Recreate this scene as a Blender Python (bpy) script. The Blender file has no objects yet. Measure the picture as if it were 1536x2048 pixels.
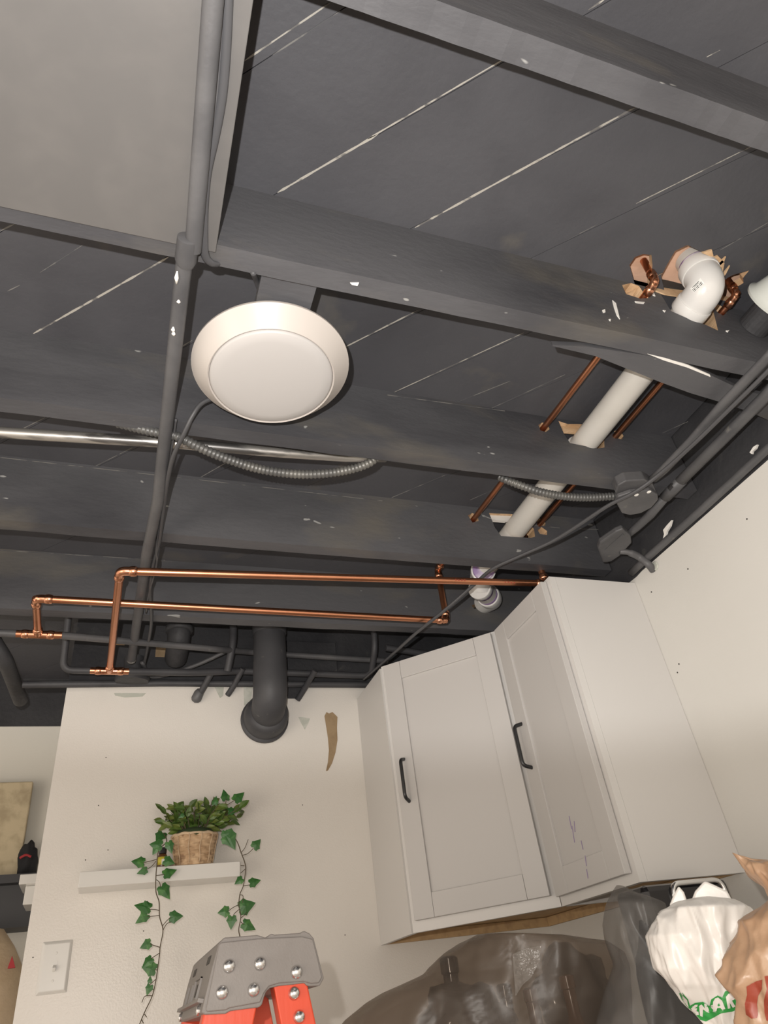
import bpy, bmesh, math, random
import numpy as np
from mathutils import Vector, Matrix, noise
from mathutils.bvhtree import BVHTree
from mathutils.geometry import tessellate_polygon
random.seed(7)
S = bpy.context.scene
COL = S.collection
H = 1.15                                   # camera height above the floor; z below is measured from the camera

# ------------------------------------------------------------------ camera, world, lights, exposure
F = 1372.49
R = np.array([[0.94236689, -0.31374938, -0.11621517],
              [0.09647535, 0.5874017, -0.80352458],
              [0.32037033, 0.74600306, 0.583817]])
cam_d = bpy.data.cameras.new('camera')
cam = bpy.data.objects.new('camera', cam_d)
COL.objects.link(cam)
cam_d.sensor_fit = 'HORIZONTAL'; cam_d.sensor_width = 36.0; cam_d.lens = F / 1536 * 36.0
cam_d.clip_start = 0.02
M3 = Matrix((R[0], -R[1], -R[2])).transposed()
cam.matrix_world = Matrix.Translation((0, 0, H)) @ M3.to_4x4()
S.camera = cam

S.view_settings.view_transform = 'Standard'
S.view_settings.look = 'None'
S.view_settings.exposure = 1.55
S.view_settings.gamma = 1.0
S.view_settings.use_curve_mapping = False

world = bpy.data.worlds.new('world'); S.world = world
world.use_nodes = True
bgn = world.node_tree.nodes['Background']
bgn.inputs['Color'].default_value = (1.0, 0.885, 0.765, 1)
bgn.inputs['Strength'].default_value = 0.48

FLASH = R.T @ np.array([-0.055, -0.078, 0.0])
def lamp(name, kind, loc, energy, color, size=0.01):
    l = bpy.data.lights.new(name, kind); l.energy = energy; l.color = color
    if kind in ('POINT', 'SPOT'): l.shadow_soft_size = size
    o = bpy.data.objects.new(name, l); COL.objects.link(o)
    o.location = (loc[0], loc[1], loc[2] + H)
    return o
lamp('flash_spill', 'POINT', FLASH, 11.0, (1.0, 0.94, 0.87), 0.006)
fl = lamp('flash_beam', 'SPOT', FLASH, 20.0, (1.0, 0.985, 0.97), 0.006)
fl.data.spot_size = math.radians(160); fl.data.spot_blend = 0.10
_a = math.radians(56.0)
_ax = R.T @ np.array([0.0, -math.sin(_a), math.cos(_a)])
fl.rotation_mode = 'QUATERNION'
fl.rotation_quaternion = Vector(_ax).to_track_quat('-Z', 'Y')
room = lamp('left_fill', 'POINT', (-1.5, 0.20, -0.20), 16.0, (1.0, 0.88, 0.74), 0.45)  # unseen warm fill added at the left to lift the wall and ceiling

# ------------------------------------------------------------------ pixel rays onto true planes (measuring helpers)
def ray(u, v): return R.T @ np.array([(u - 768) / F, (v - 1024) / F, 1.0])
def onX(u, v, x): d = ray(u, v); return d * x / d[0]
def onY(u, v, y): d = ray(u, v); return d * y / d[1]
def onZ(u, v, z): d = ray(u, v); return d * z / d[2]
def onP(u, v, o, n): d = ray(u, v); return d * (np.dot(o, n) / np.dot(d, n))

# ------------------------------------------------------------------ object helpers
LOC = {}
def thing(name, label, cat, loc, group=None):
    o = bpy.data.objects.new(name, None); COL.objects.link(o)
    o.empty_display_size = 0.05
    o.location = (loc[0], loc[1], loc[2] + H); LOC[o.name] = np.array(loc, float)
    o['label'] = label; o['category'] = cat
    if group: o['group'] = group
    return o
def tag(o, label, cat, group=None):
    o['label'] = label; o['category'] = cat
    if group: o['group'] = group
    return o
def mesh(name, vf, mats, parent=None, smooth=False, loc=None, bevel=0, idx=None, auto=None):
    verts, faces = vf
    verts = np.asarray(verts, float)
    base = LOC[parent.name] if parent is not None else (np.array(loc, float) if loc is not None else np.array([verts[:, 0].mean(), verts[:, 1].mean(), verts[:, 2].min()]))
    me = bpy.data.meshes.new(name)
    me.from_pydata([tuple(p) for p in (verts - base)], [], [tuple(int(i) for i in f) for f in faces])
    if not isinstance(mats, (list, tuple)): mats = [mats]
    for m in mats: me.materials.append(m)
    if idx is not None:
        for p, i in zip(me.polygons, idx): p.material_index = i
    bm = bmesh.new(); bm.from_mesh(me)
    bmesh.ops.recalc_face_normals(bm, faces=bm.faces)
    bm.to_mesh(me); bm.free()
    if smooth:
        for p in me.polygons: p.use_smooth = True
    if auto:
        me.set_sharp_from_angle(angle=math.radians(auto))
    o = bpy.data.objects.new(name, me); COL.objects.link(o)
    LOC[o.name] = base
    if parent is not None: o.parent = parent
    else: o.location = (base[0], base[1], base[2] + H)
    if bevel:
        b = o.modifiers.new('bevel', 'BEVEL'); b.width = bevel; b.segments = 2; b.limit_method = 'ANGLE'
    return o
def struct(name, vf, mats, **k):
    o = mesh(name, vf, mats, **k); o['kind'] = 'structure'; return o
def join(*parts):
    V, Fc = [], []
    for v, f in parts:
        n = len(V); V += [tuple(p) for p in v]; Fc += [tuple(i + n for i in q) for q in f]
    return V, Fc
def box(x0, x1, y0, y1, z0, z1):
    v = [(x, y, z) for z in (z0, z1) for y in (y0, y1) for x in (x0, x1)]
    return v, [(0, 1, 3, 2), (4, 6, 7, 5), (0, 4, 5, 1), (2, 3, 7, 6), (0, 2, 6, 4), (1, 5, 7, 3)]
def obox(o, a, b, c):                       # oriented box: corner o and three edge vectors
    o, a, b, c = map(np.asarray, (o, a, b, c))
    v = [o + a * i + b * j + c * k for k in (0, 1) for j in (0, 1) for i in (0, 1)]
    return v, [(0, 1, 3, 2), (4, 6, 7, 5), (0, 4, 5, 1), (2, 3, 7, 6), (0, 2, 6, 4), (1, 5, 7, 3)]
def extrude(poly, d):                       # polygon of 3-d points pushed along d
    n = len(poly); poly = [np.asarray(p, float) for p in poly]; d = np.asarray(d, float)
    v = poly + [p + d for p in poly]
    return v, [tuple(range(n)), tuple(range(2 * n - 1, n - 1, -1))] + [(i, (i + 1) % n, n + (i + 1) % n, n + i) for i in range(n)]
def fillet(pts, rad, n=6):
    pts = [np.asarray(p, float) for p in pts]; out = [pts[0]]
    for i in range(1, len(pts) - 1):
        a, b, c = pts[i - 1], pts[i], pts[i + 1]
        u = (a - b); w = (c - b); lu, lw = np.linalg.norm(u), np.linalg.norm(w)
        r = min(rad, lu * .49, lw * .49); p0 = b + u / lu * r; p1 = b + w / lw * r
        for k in range(n + 1):
            t = k / n; out.append((1 - t) ** 2 * p0 + 2 * t * (1 - t) * b + t * t * p1)
    out.append(pts[-1]); return out
def smoothpath(pts, n=8):                   # Catmull-Rom
    P = [np.asarray(p, float) for p in pts]; P = [2 * P[0] - P[1]] + P + [2 * P[-1] - P[-2]]
    out = []
    for i in range(1, len(P) - 2):
        a, b, c, d = P[i - 1:i + 3]
        for k in range(n):
            t = k / n
            out.append(.5 * ((2 * b) + (c - a) * t + (2 * a - 5 * b + 4 * c - d) * t * t + (3 * b - a - 3 * c + d) * t ** 3))
    out.append(P[-2]); return out
def tube(pts, r, n=14, flat=1.0):
    pts = [np.asarray(p, float) for p in pts]; m = len(pts)
    rr = r if hasattr(r, '__len__') else [r] * m
    T = [pts[min(i + 1, m - 1)] - pts[max(i - 1, 0)] for i in range(m)]
    T = [t / (np.linalg.norm(t) + 1e-12) for t in T]
    up = np.array([0, 0, 1.0]) if abs(T[0][2]) < .9 else np.array([1.0, 0, 0])
    N = up - T[0] * np.dot(up, T[0]); N /= np.linalg.norm(N)
    v, f = [], []
    for i in range(m):
        N = N - T[i] * np.dot(N, T[i]); N /= np.linalg.norm(N); B = np.cross(T[i], N)
        for k in range(n):
            a = 2 * math.pi * k / n
            v.append(pts[i] + rr[i] * (flat * math.cos(a) * N + math.sin(a) * B))
    for i in range(m - 1):
        for k in range(n):
            f.append((i * n + k, i * n + (k + 1) % n, (i + 1) * n + (k + 1) % n, (i + 1) * n + k))
    f.append(tuple(range(n - 1, -1, -1))); f.append(tuple((m - 1) * n + k for k in range(n)))
    return v, f
def lathe(prof, o, ax, n=32):               # prof = [(radius, height)] round axis ax through o
    o = np.asarray(o, float); ax = np.asarray(ax, float); ax = ax / np.linalg.norm(ax)
    h = np.array([1.0, 0, 0]) if abs(ax[0]) < .9 else np.array([0, 1.0, 0])
    a = h - ax * np.dot(h, ax); a /= np.linalg.norm(a); b = np.cross(ax, a)
    v, f = [], []
    for r, z in prof:
        for k in range(n):
            t = 2 * math.pi * k / n; v.append(o + ax * z + max(r, 1e-5) * (math.cos(t) * a + math.sin(t) * b))
    for i in range(len(prof) - 1):
        for k in range(n):
            f.append((i * n + k, i * n + (k + 1) % n, (i + 1) * n + (k + 1) % n, (i + 1) * n + k))
    f.append(tuple(range(n))); m = len(prof) - 1
    f.append(tuple(m * n + k for k in range(n)))
    return v, f
def plate(outer, holes, to3, d):            # flat plate with holes; returns verts, faces, material index (1 = cut faces in holes)
    bm = bmesh.new(); edges = []; loops = []
    for lp in [outer] + holes:
        vs = [bm.verts.new(tuple(to3(*p))) for p in lp]; loops.append(vs)
        for i in range(len(vs)): edges.append(bm.edges.new((vs[i], vs[(i + 1) % len(vs)])))
    bmesh.ops.triangle_fill(bm, use_beauty=True, use_dissolve=False, edges=edges)
    bm.verts.index_update(); bm.faces.ensure_lookup_table()
    v = [np.array(x.co) for x in bm.verts]; n = len(v); d = np.asarray(d, float)
    f = [tuple(x.index for x in q.verts) for q in bm.faces]; idx = [0] * len(f)
    f2 = [tuple(i + n for i in reversed(q)) for q in f]
    v2 = v + [p + d for p in v]; F2 = f + f2; idx += [0] * len(f2)
    for li, vs in enumerate(loops):
        for i in range(len(vs)):
            a, b = vs[i].index, vs[(i + 1) % len(vs)].index
            F2.append((a, b, b + n, a + n)); idx.append(1 if li else 0)
    bm.free(); return (v2, F2), idx
def ragged(cx, cz, rx, rz, n=14, j=.12, seed=0):
    rnd = random.Random(seed)
    return [(cx + rx * math.cos(2 * math.pi * k / n) * (1 + rnd.uniform(-j, j)), cz + rz * math.sin(2 * math.pi * k / n) * (1 + rnd.uniform(-j, j))) for k in range(n)]

# ------------------------------------------------------------------ materials
def mat(name, col, rough=.6, metal=0.0, spots=None, bump=None, spec=.5, coat=0.0, stretch=(1, 1, 1), trans=0.0, alpha=None, sheen=None):
    """spots = list of (colour, noise scale, low, high, detail) mixed over the base; bump = (scale, strength, distance)"""
    m = bpy.data.materials.new(name); m.use_nodes = True; nt = m.node_tree; N = nt.nodes; L = nt.links
    b = N['Principled BSDF']
    b.inputs['Roughness'].default_value = rough; b.inputs['Metallic'].default_value = metal
    b.inputs['Specular IOR Level'].default_value = spec
    b.inputs['Coat Weight'].default_value = coat
    if trans: b.inputs['Transmission Weight'].default_value = trans
    geo = N.new('ShaderNodeNewGeometry'); mp = N.new('ShaderNodeMapping'); mp.inputs['Scale'].default_value = stretch
    L.new(geo.outputs['Position'], mp.inputs['Vector'])
    c = (*col, 1)
    b.inputs['Base Color'].default_value = c; last = None
    for i, (sc, scale, lo, hi, det) in enumerate(spots or []):
        n = N.new('ShaderNodeTexNoise'); n.inputs['Scale'].default_value = scale; n.inputs['Detail'].default_value = det
        n.inputs['Distortion'].default_value = .3
        ad = N.new('ShaderNodeVectorMath'); ad.operation = 'ADD'; ad.inputs[1].default_value = (3.7 * i + 1.3, 1.9 * i, 5.1 * i)
        L.new(mp.outputs[0], ad.inputs[0]); L.new(ad.outputs[0], n.inputs['Vector'])
        r = N.new('ShaderNodeMapRange'); r.inputs['From Min'].default_value = lo; r.inputs['From Max'].default_value = hi
        L.new(n.outputs['Fac'], r.inputs['Value'])
        x = N.new('ShaderNodeMix'); x.data_type = 'RGBA'; L.new(r.outputs[0], x.inputs['Factor'])
        if last is None: x.inputs['A'].default_value = c
        else: L.new(last, x.inputs['A'])
        x.inputs['B'].default_value = (*sc, 1); last = x.outputs['Result']
    if last is not None: L.new(last, b.inputs['Base Color'])
    if bump:
        n = N.new('ShaderNodeTexNoise'); n.inputs['Scale'].default_value = bump[0]; n.inputs['Detail'].default_value = 4
        L.new(mp.outputs[0], n.inputs['Vector'])
        bp = N.new('ShaderNodeBump'); bp.inputs['Strength'].default_value = bump[1]; bp.inputs['Distance'].default_value = bump[2]
        L.new(n.outputs['Fac'], bp.inputs['Height']); L.new(bp.outputs['Normal'], b.inputs['Normal'])
    if alpha is not None:
        t = N.new('ShaderNodeBsdfTransparent'); t.inputs['Color'].default_value = (*[min(1, k) for k in alpha[1]], 1)
        mx = N.new('ShaderNodeMixShader'); mx.inputs[0].default_value = alpha[0]
        L.new(t.outputs[0], mx.inputs[1]); L.new(b.outputs[0], mx.inputs[2])
        L.new(mx.outputs[0], N['Material Output'].inputs['Surface'])
    return m
def s2l(*c): return tuple(((x / 255) / 12.92 if x / 255 <= .04045 else ((x / 255 + .055) / 1.055) ** 2.4) for x in c)
DUST = (.135, .122, .10)
blk_ceil = mat('subfloor_black_paint', (.070, .070, .077), .55, spots=[((.050, .050, .056), 3.0, .42, .7, 3), (DUST, 5.0, .62, .85, 6)], bump=(60, .25, .004), spec=.35)
blk_joist = mat('joist_black_paint', (.086, .086, .092), .55, spots=[((.045, .045, .05), 4.0, .45, .7, 4), (DUST, 6.0, .55, .8, 8), ((.30, .30, .29), 38.0, .735, .76, 2)], bump=(90, .35, .003), stretch=(.45, 1, 1), spec=.35)
blk_panel = mat('panel_black_paint', (.104, .100, .097), .5, spots=[((.114, .109, .105), 14.0, .45, .7, 5)], bump=(35, .08, .004), spec=.4)
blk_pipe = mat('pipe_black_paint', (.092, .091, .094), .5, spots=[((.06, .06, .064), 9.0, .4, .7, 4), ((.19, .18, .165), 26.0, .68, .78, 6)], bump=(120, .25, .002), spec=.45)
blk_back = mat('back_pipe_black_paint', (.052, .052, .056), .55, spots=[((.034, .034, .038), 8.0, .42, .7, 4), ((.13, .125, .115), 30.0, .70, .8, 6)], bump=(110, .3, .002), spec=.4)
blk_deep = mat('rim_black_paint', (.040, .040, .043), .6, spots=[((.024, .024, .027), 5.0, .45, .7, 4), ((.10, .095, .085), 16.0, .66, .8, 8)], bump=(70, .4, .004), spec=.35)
seam_pale = mat('seam_unpainted', (.36, .34, .30), .8, spots=[((.12, .115, .11), 30.0, .52, .6, 3)])
seam_faint = mat('seam_half_painted', (.17, .165, .155), .8, spots=[((.075, .075, .08), 22.0, .46, .56, 3)])
wall_w = mat('wall_white_paint', (.67, .640, .595), .33, spots=[((.64, .61, .565), 2.0, .4, .7, 4)], bump=(210, .22, .002), spec=.5)
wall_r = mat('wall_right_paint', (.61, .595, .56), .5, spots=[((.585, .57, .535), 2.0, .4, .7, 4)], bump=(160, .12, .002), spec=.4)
wall_far = mat('wall_far_paint', (.66, .64, .58), .6, bump=(160, .1, .002))
wood = mat('raw_wood', (.52, .34, .19), .75, spots=[((.66, .46, .28), 18, .42, .66, 5), ((.26, .16, .085), 34, .6, .78, 5)], stretch=(1, 1, 4), bump=(120, .5, .003))
wood_pink = mat('raw_wood_pale', (.74, .47, .33), .75, spots=[((.62, .38, .25), 22, .45, .7, 4)], stretch=(.5, 1, 3), bump=(120, .4, .003))
copper = mat('copper', (.58, .26, .145), .33, 1.0, spots=[((.50, .20, .11), 14, .5, .75, 5)], bump=(40, .04, .002))
copper_b = mat('copper_fitting', (.68, .33, .20), .24, 1.0, spots=[((.45, .18, .10), 30, .52, .72, 5)])
pvc = mat('pvc_white', (.56, .54, .50), .32, spots=[((.52, .50, .46), 7, .5, .75, 4)])
pvc_fit = mat('pvc_fitting_white', (.64, .63, .61), .22)
purple = mat('purple_primer', (.27, .17, .36), .5, spots=[((.60, .54, .62), 18, .5, .65, 4)])
white_trim = mat('lamp_trim_white', (.44, .405, .375), .35)
diffuser = mat('lamp_diffuser', (.40, .385, .375), .45)
cab_w = mat('cabinet_white', (.58, .565, .545), .38, spec=.45)
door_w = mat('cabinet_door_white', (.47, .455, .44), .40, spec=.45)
fibre = mat('hardboard_brown', (.46, .31, .16), .8, spots=[((.38, .25, .13), 40, .45, .65, 5)])
blk_metal = mat('handle_black', (.016, .016, .017), .35)
ink = mat('purple_ink', (.28, .20, .40), .6)
plastic_w = mat('switch_plastic', (.62, .61, .58), .28, coat=.3)
dark_hole = mat('dark_hole', (.05, .045, .04), .9)
chrome = mat('chrome', (.80, .80, .80), .14, 1.0)
rivet = mat('rivet_steel', (.74, .74, .74), .24, 1.0, bump=(300, .1, .001))
lad_grey = mat('ladder_cap_grey', (.165, .150, .140), .5, spots=[((.185, .17, .16), 9, .45, .65, 5)], bump=(420, .25, .0008))
lad_orange = mat('ladder_fibreglass_orange', (.56, .055, .018), .38, spots=[((.62, .11, .045), 55, .62, .75, 3)], stretch=(1, 1, .22), bump=(160, .15, .001))
lad_dark = mat('ladder_foot_dark', (.05, .045, .04), .6)
basket_m = mat('woven_straw', (.40, .265, .15), .7, spots=[((.55, .39, .24), 34, .42, .62, 3), ((.22, .13, .07), 44, .58, .72, 3)], bump=(160, .5, .002))
basket_l = mat('straw_strand_pale', (.52, .39, .26), .75)
leaf_a = mat('leaf_green', (.060, .115, .022), .42, spots=[((.135, .20, .040), 40, .48, .68, 2)])
leaf_b = mat('leaf_olive', (.13, .17, .035), .42, spots=[((.06, .10, .02), 45, .5, .7, 2)])
ivy_m = mat('ivy_green', (.035, .125, .030), .42, spots=[((.075, .21, .050), 55, .5, .68, 3)])
soil = mat('plant_core_dark', (.018, .035, .010), .9)
stem_m = mat('vine_stem', (.075, .055, .03), .7)
paint_chip = mat('paint_chip_white', (.78, .76, .72), .6)
tan = mat('torn_paper_tan', (.30, .215, .125), .9, spots=[((.25, .175, .10), 30, .45, .65, 4)])
plaster = mat('bare_plaster', (.42, .43, .38), .85, spots=[((.55, .55, .50), 20, .45, .65, 4)])
steel_worn = mat('conduit_worn_steel', (.50, .48, .45), .38, .8, spots=[((.16, .155, .15), 30, .52, .62, 6)], stretch=(.25, 1, 1))
flexm = mat('armoured_cable_grey', (.10, .10, .098), .42, .35, spots=[((.17, .165, .15), 10, .5, .7, 3)])
cable_m = mat('cable_black', (.062, .062, .066), .5)
beige = mat('beige_board', (.50, .42, .28), .8, spots=[((.36, .295, .19), 20, .45, .65, 5)], bump=(200, .1, .001))
canvas = mat('beige_canvas', (.40, .31, .21), .85, spots=[((.34, .26, .165), 8, .45, .65, 5)], bump=(60, .4, .006))
red_m = mat('red_cloth', (.34, .03, .035), .8)
shelf_blk = mat('shelf_black', (.025, .025, .028), .5)
count_m = mat('worktop_pale', (.55, .50, .44), .4)
floor_m = mat('floor_grey', (.46, .43, .40), .6, spots=[((.40, .37, .34), 6, .45, .65, 4)])
fur = mat('plush_black', (.014, .014, .016), .9)
film_grey = mat('film_smoke', (.13, .105, .085), .34, alpha=(.48, (.80, .74, .68)), bump=(14, .2, .012))
film_dark = mat('film_dark_grey', (.15, .145, .14), .34, alpha=(.36, (.86, .84, .82)), bump=(14, .2, .012))
bag_white = mat('bag_white_plastic', (.74, .72, .69), .34, bump=(30, .15, .006))
bag_tan = mat('bag_tan_plastic', (.47, .31, .20), .34, spots=[((.40, .25, .155), 12, .45, .65, 4)], alpha=(.90, (.9, .7, .5)), bump=(24, .3, .01))
pr_green = mat('print_green', (.03, .30, .06), .4)
pr_red = mat('print_red', (.29, .052, .028), .4)
bot_dark = mat('bottle_dark', (.012, .011, .012), .15)
bot_amber = mat('bottle_amber', (.10, .042, .016), .18)
label_y = mat('label_yellow', (.62, .52, .06), .5)
label_w = mat('label_white', (.75, .75, .72), .5)
crumple = mat('crumpled_clear_film', (.26, .24, .22), .16, alpha=(.6, (1, 1, 1)), bump=(60, .6, .01))
porcelain = mat('porcelain_white', (.60, .62, .58), .2, coat=.4)

# ------------------------------------------------------------------ structure
YB, XW, ZC, ZJ = 2.27, 1.345, 1.19, 1.0
X0, Y0r, Y1r = -2.6, -1.3, 3.6
floor = struct('floor', box(X0, XW + .1, Y0r, Y1r, -H - .05, -H), floor_m)
wall_back = struct('wall_back', box(-.197, XW + .1, YB, YB + .12, -H, .958), wall_w)
wall_right = struct('wall_right', box(XW, XW + .1, Y0r, YB, -H, .928), wall_r)
wall_faro = struct('wall_far', box(X0, -.197 + .6, 2.78, 2.88, -H, 1.0), wall_far)
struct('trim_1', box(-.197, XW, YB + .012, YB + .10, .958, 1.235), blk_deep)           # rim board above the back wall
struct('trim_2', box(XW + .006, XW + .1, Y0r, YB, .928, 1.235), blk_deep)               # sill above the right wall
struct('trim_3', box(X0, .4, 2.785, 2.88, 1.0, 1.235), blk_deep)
ceiling = struct('ceiling', box(X0, XW + .1, Y0r, Y1r, 1.235, 1.26), wood_pink, loc=(0, 0, 1.235))

# subfloor boards laid at 45 degrees
def clip(poly, a, b, c, keep):
    out = []
    for i in range(len(poly)):
        p, q = poly[i], poly[(i + 1) % len(poly)]
        dp = (a * p[0] + b * p[1] - c) * keep; dq = (a * q[0] + b * q[1] - c) * keep
        if dp >= 0: out.append(p)
        if dp * dq < 0:
            t = dp / (dp - dq); out.append((p[0] + t * (q[0] - p[0]), p[1] + t * (q[1] - p[1])))
    return out
rect = [(X0, Y0r), (XW, Y0r), (XW, Y1r), (X0, Y1r)]
cut_v = [lambda: extrude([(x, y, 1.15) for x, y in [onZ(u, v, ZC)[:2] for u, v in
        [(1322, 552), (1336, 526), (1350, 502), (1375, 490), (1402, 503), (1432, 520), (1437, 545), (1440, 600), (1330, 585)]]], (0, 0, .07)),
         lambda: extrude([(x, y, 1.15) for x, y in [onZ(u, v, ZC)[:2] for u, v in
        [(1259, 530), (1270, 514), (1286, 508), (1303, 510), (1305, 530), (1300, 580), (1270, 570)]]], (0, 0, .07)),
         lambda: extrude([(x, y, 1.15) for x, y in [onZ(u, v, ZC)[:2] for u, v in
        [(1438, 570), (1455, 556), (1466, 550), (1498, 541), (1486, 556), (1487, 566), (1466, 578), (1470, 605), (1440, 600)]]], (0, 0, .07))]
cutters = []
for fn in cut_v:
    cutters.append(mesh('cutter', fn(), wood, loc=(0, 0, 0)))
k0 = int(math.floor((X0 + Y0r - .794) / .262)) - 1
boards = []
for k in range(k0, k0 + 45):
    c0, c1 = .794 + k * .262, .794 + (k + 1) * .262
    g = .0009
    p = clip(clip(rect, 1, 1, c0 + g, 1), 1, 1, c1 - g, -1)
    if len(p) < 3: continue
    pl, n = extrude([(x, y, ZC) for x, y in p], (0, 0, .019))
    o = mesh('plank', (pl, n), [blk_ceil, wood], parent=None, loc=(0, 0, ZC))
    if c0 < 2.0 and c1 > 1.3:
        for c in cutters:
            b = o.modifiers.new('cut', 'BOOLEAN'); b.object = c; b.operation = 'DIFFERENCE'; b.solver = 'EXACT'
        dg = bpy.context.evaluated_depsgraph_get(); dg.update()
        me = bpy.data.meshes.new_from_object(o.evaluated_get(dg)); o.modifiers.clear(); o.data = me
        for q in me.polygons:
            if abs(q.normal.z) < .5:
                ctr = q.center
                if .7 < ctr.x < 1.33 and .4 < ctr.y < .7: q.material_index = min(1, len(me.materials) - 1)
    boards.append(o)
for c in cutters: bpy.data.objects.remove(c)
for o in boards:
    o.parent = ceiling
    o.location = (0, 0, ZC - 1.235)
# unpainted board edges showing in the joints
def seam(a, b, m, w=.0026, z=ZC):
    p, q = onZ(*a, z), onZ(*b, z); d = (q - p) / np.linalg.norm(q - p); s = np.array([-d[1], d[0], 0]) * w / 2
    n = max(3, int(np.linalg.norm(q - p) / .012)); rnd = random.Random(int(a[0] + b[1])); V = []; Fc = []
    for i in range(n + 1):
        t = i / n; c = p + (q - p) * t; ww = rnd.uniform(.55, 1.15)
        if i in (0, n): ww = .2
        V += [c + s * ww, c - s * ww, c + s * ww + (0, 0, -.0007), c - s * ww + (0, 0, -.0007)]
    for i in range(n):
        k = 4 * i; Fc += [(k + 2, k + 3, k + 7, k + 6), (k, k + 2, k + 6, k + 4), (k + 1, k + 5, k + 7, k + 3)]
    return mesh('seam_edge', (V, Fc), m, parent=ceiling)
for a, b, m, w in [((555, 385), (756, 268), seam_pale, .0042), ((735, 278), (1008, 118), seam_pale, .0026), ((830, 455), (1277, 211), seam_pale, .0040),
                   ((488, 122), (668, 0), seam_pale, .0026), ((65, 668), (337, 514), seam_pale, .0040), ((690, 694), (842, 617), seam_pale, .0032),
                   ((780, 788), (1048, 665), seam_pale, .0024), ((975, 820), (1130, 749), seam_faint, .003), ((910, 806), (1020, 762), seam_faint, .0016),
                   ((1272, 407), (1508, 290), seam_pale, .0020), ((1130, 482), (1198, 447), seam_faint, .002), ((1176, 20), (1210, -2), seam_pale, .003),
                   ((1413, 114), (1440, 100), seam_pale, .0022), ((545, 110), (680, 22), seam_faint, .0022), ((80, 545), (165, 490), seam_faint, .002),
                   ((0, 462), (30, 447), seam_faint, .003), ((15, 582), (40, 570), seam_faint, .002), ((360, 695), (385, 680), seam_faint, .003),
                   ((395, 958), (470, 915), seam_faint, .0022), ((185, 935), (265, 895), seam_faint, .0022), ((0, 880), (90, 835), seam_faint, .0022),
                   ((1325, 866), (1400, 832), seam_faint, .0024), ((940, 1000), (990, 978), seam_faint, .002), ((760, 1005), (890, 950), seam_faint, .002),
                   ((1420, 935), (1505, 900), seam_faint, .0022), ((1460, 245), (1536, 205), seam_faint, .002), ((1440, 500), (1536, 445), seam_faint, .002)]:
    seam(a, b, m, w)

# joists
JT = .038
holes = {1: [[tuple(onY(u, v, .642)[[0, 2]]) for u, v in q] for q in (
            [(1244, 570), (1262, 566), (1278, 572), (1290, 590), (1297, 596), (1280, 597), (1252, 588)],
            [(1302, 568), (1330, 576), (1372, 588), (1420, 600), (1428, 628), (1436, 661), (1412, 650), (1385, 641), (1342, 622), (1330, 602), (1318, 583)],
            [(1428, 612), (1437, 609), (1447, 615), (1453, 626), (1446, 631), (1434, 624)])],
         2: [[tuple(onY(u, v, 1.052)[[0, 2]]) for u, v in q] for q in (
            [(1077, 850), (1084, 845), (1094, 847), (1099, 858), (1092, 864), (1081, 861)],
            [(1117, 842), (1135, 848), (1160, 848), (1190, 852), (1208, 872), (1209, 895), (1195, 897), (1140, 886), (1128, 868)],
            [(1228, 862), (1240, 860), (1247, 872), (1244, 879), (1233, 876)])],
         3: [[tuple(onY(u, v, 1.452)[[0, 2]]) for u, v in q] for q in (
            [(936, 1031), (944, 1026), (955, 1030), (957, 1042), (945, 1045)],
            [(978, 1026), (990, 1027), (1023, 1028), (1050, 1040), (1068, 1058), (1070, 1073), (1062, 1076), (1002, 1072), (990, 1055)],
            [(1072, 1041), (1080, 1037), (1091, 1046), (1090, 1053), (1080, 1051)],
            [(1075, 1060), (1083, 1054), (1094, 1062), (1094, 1070), (1080, 1068)])],
         4: [[tuple(onY(u, v, 1.872)[[0, 2]]) for u, v in q] for q in ([(943, 1211), (960, 1204), (990, 1204), (992, 1214), (975, 1218), (948, 1217)],)]}
for j, yb in enumerate((.280, .680, 1.090, 1.490, 1.910)):
    yf = yb - JT; hs = holes.get(j, [])
    to3 = lambda x, z, yf=yf: (x, yf, z)
    if j == 0: xs = .06
    else: xs = X0 + .01
    n = 60; rnd = random.Random(j)
    low = [(xs + (XW - xs) * i / n, ZJ + .0012 * rnd.uniform(-1, 1)) for i in range(n + 1)]
    out = low + [(XW, ZC), (xs, ZC)]
    vf, idx = plate(out, hs, to3, (0, JT, 0))
    mesh('joist', vf, [blk_joist, wood], parent=ceiling, idx=idx)
mesh('batten', extrude([onY(u, v, 1.462) for u, v in ((975, 1026), (1040, 1031), (1030, 1043), (984, 1039))], (0, .012, 0)), paint_chip, parent=ceiling)
mesh('batten', extrude([onY(u, v, 1.062) for u, v in ((1117, 840), (1180, 846), (1165, 864), (1128, 860))], (0, .012, 0)), wood, parent=ceiling)
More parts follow.
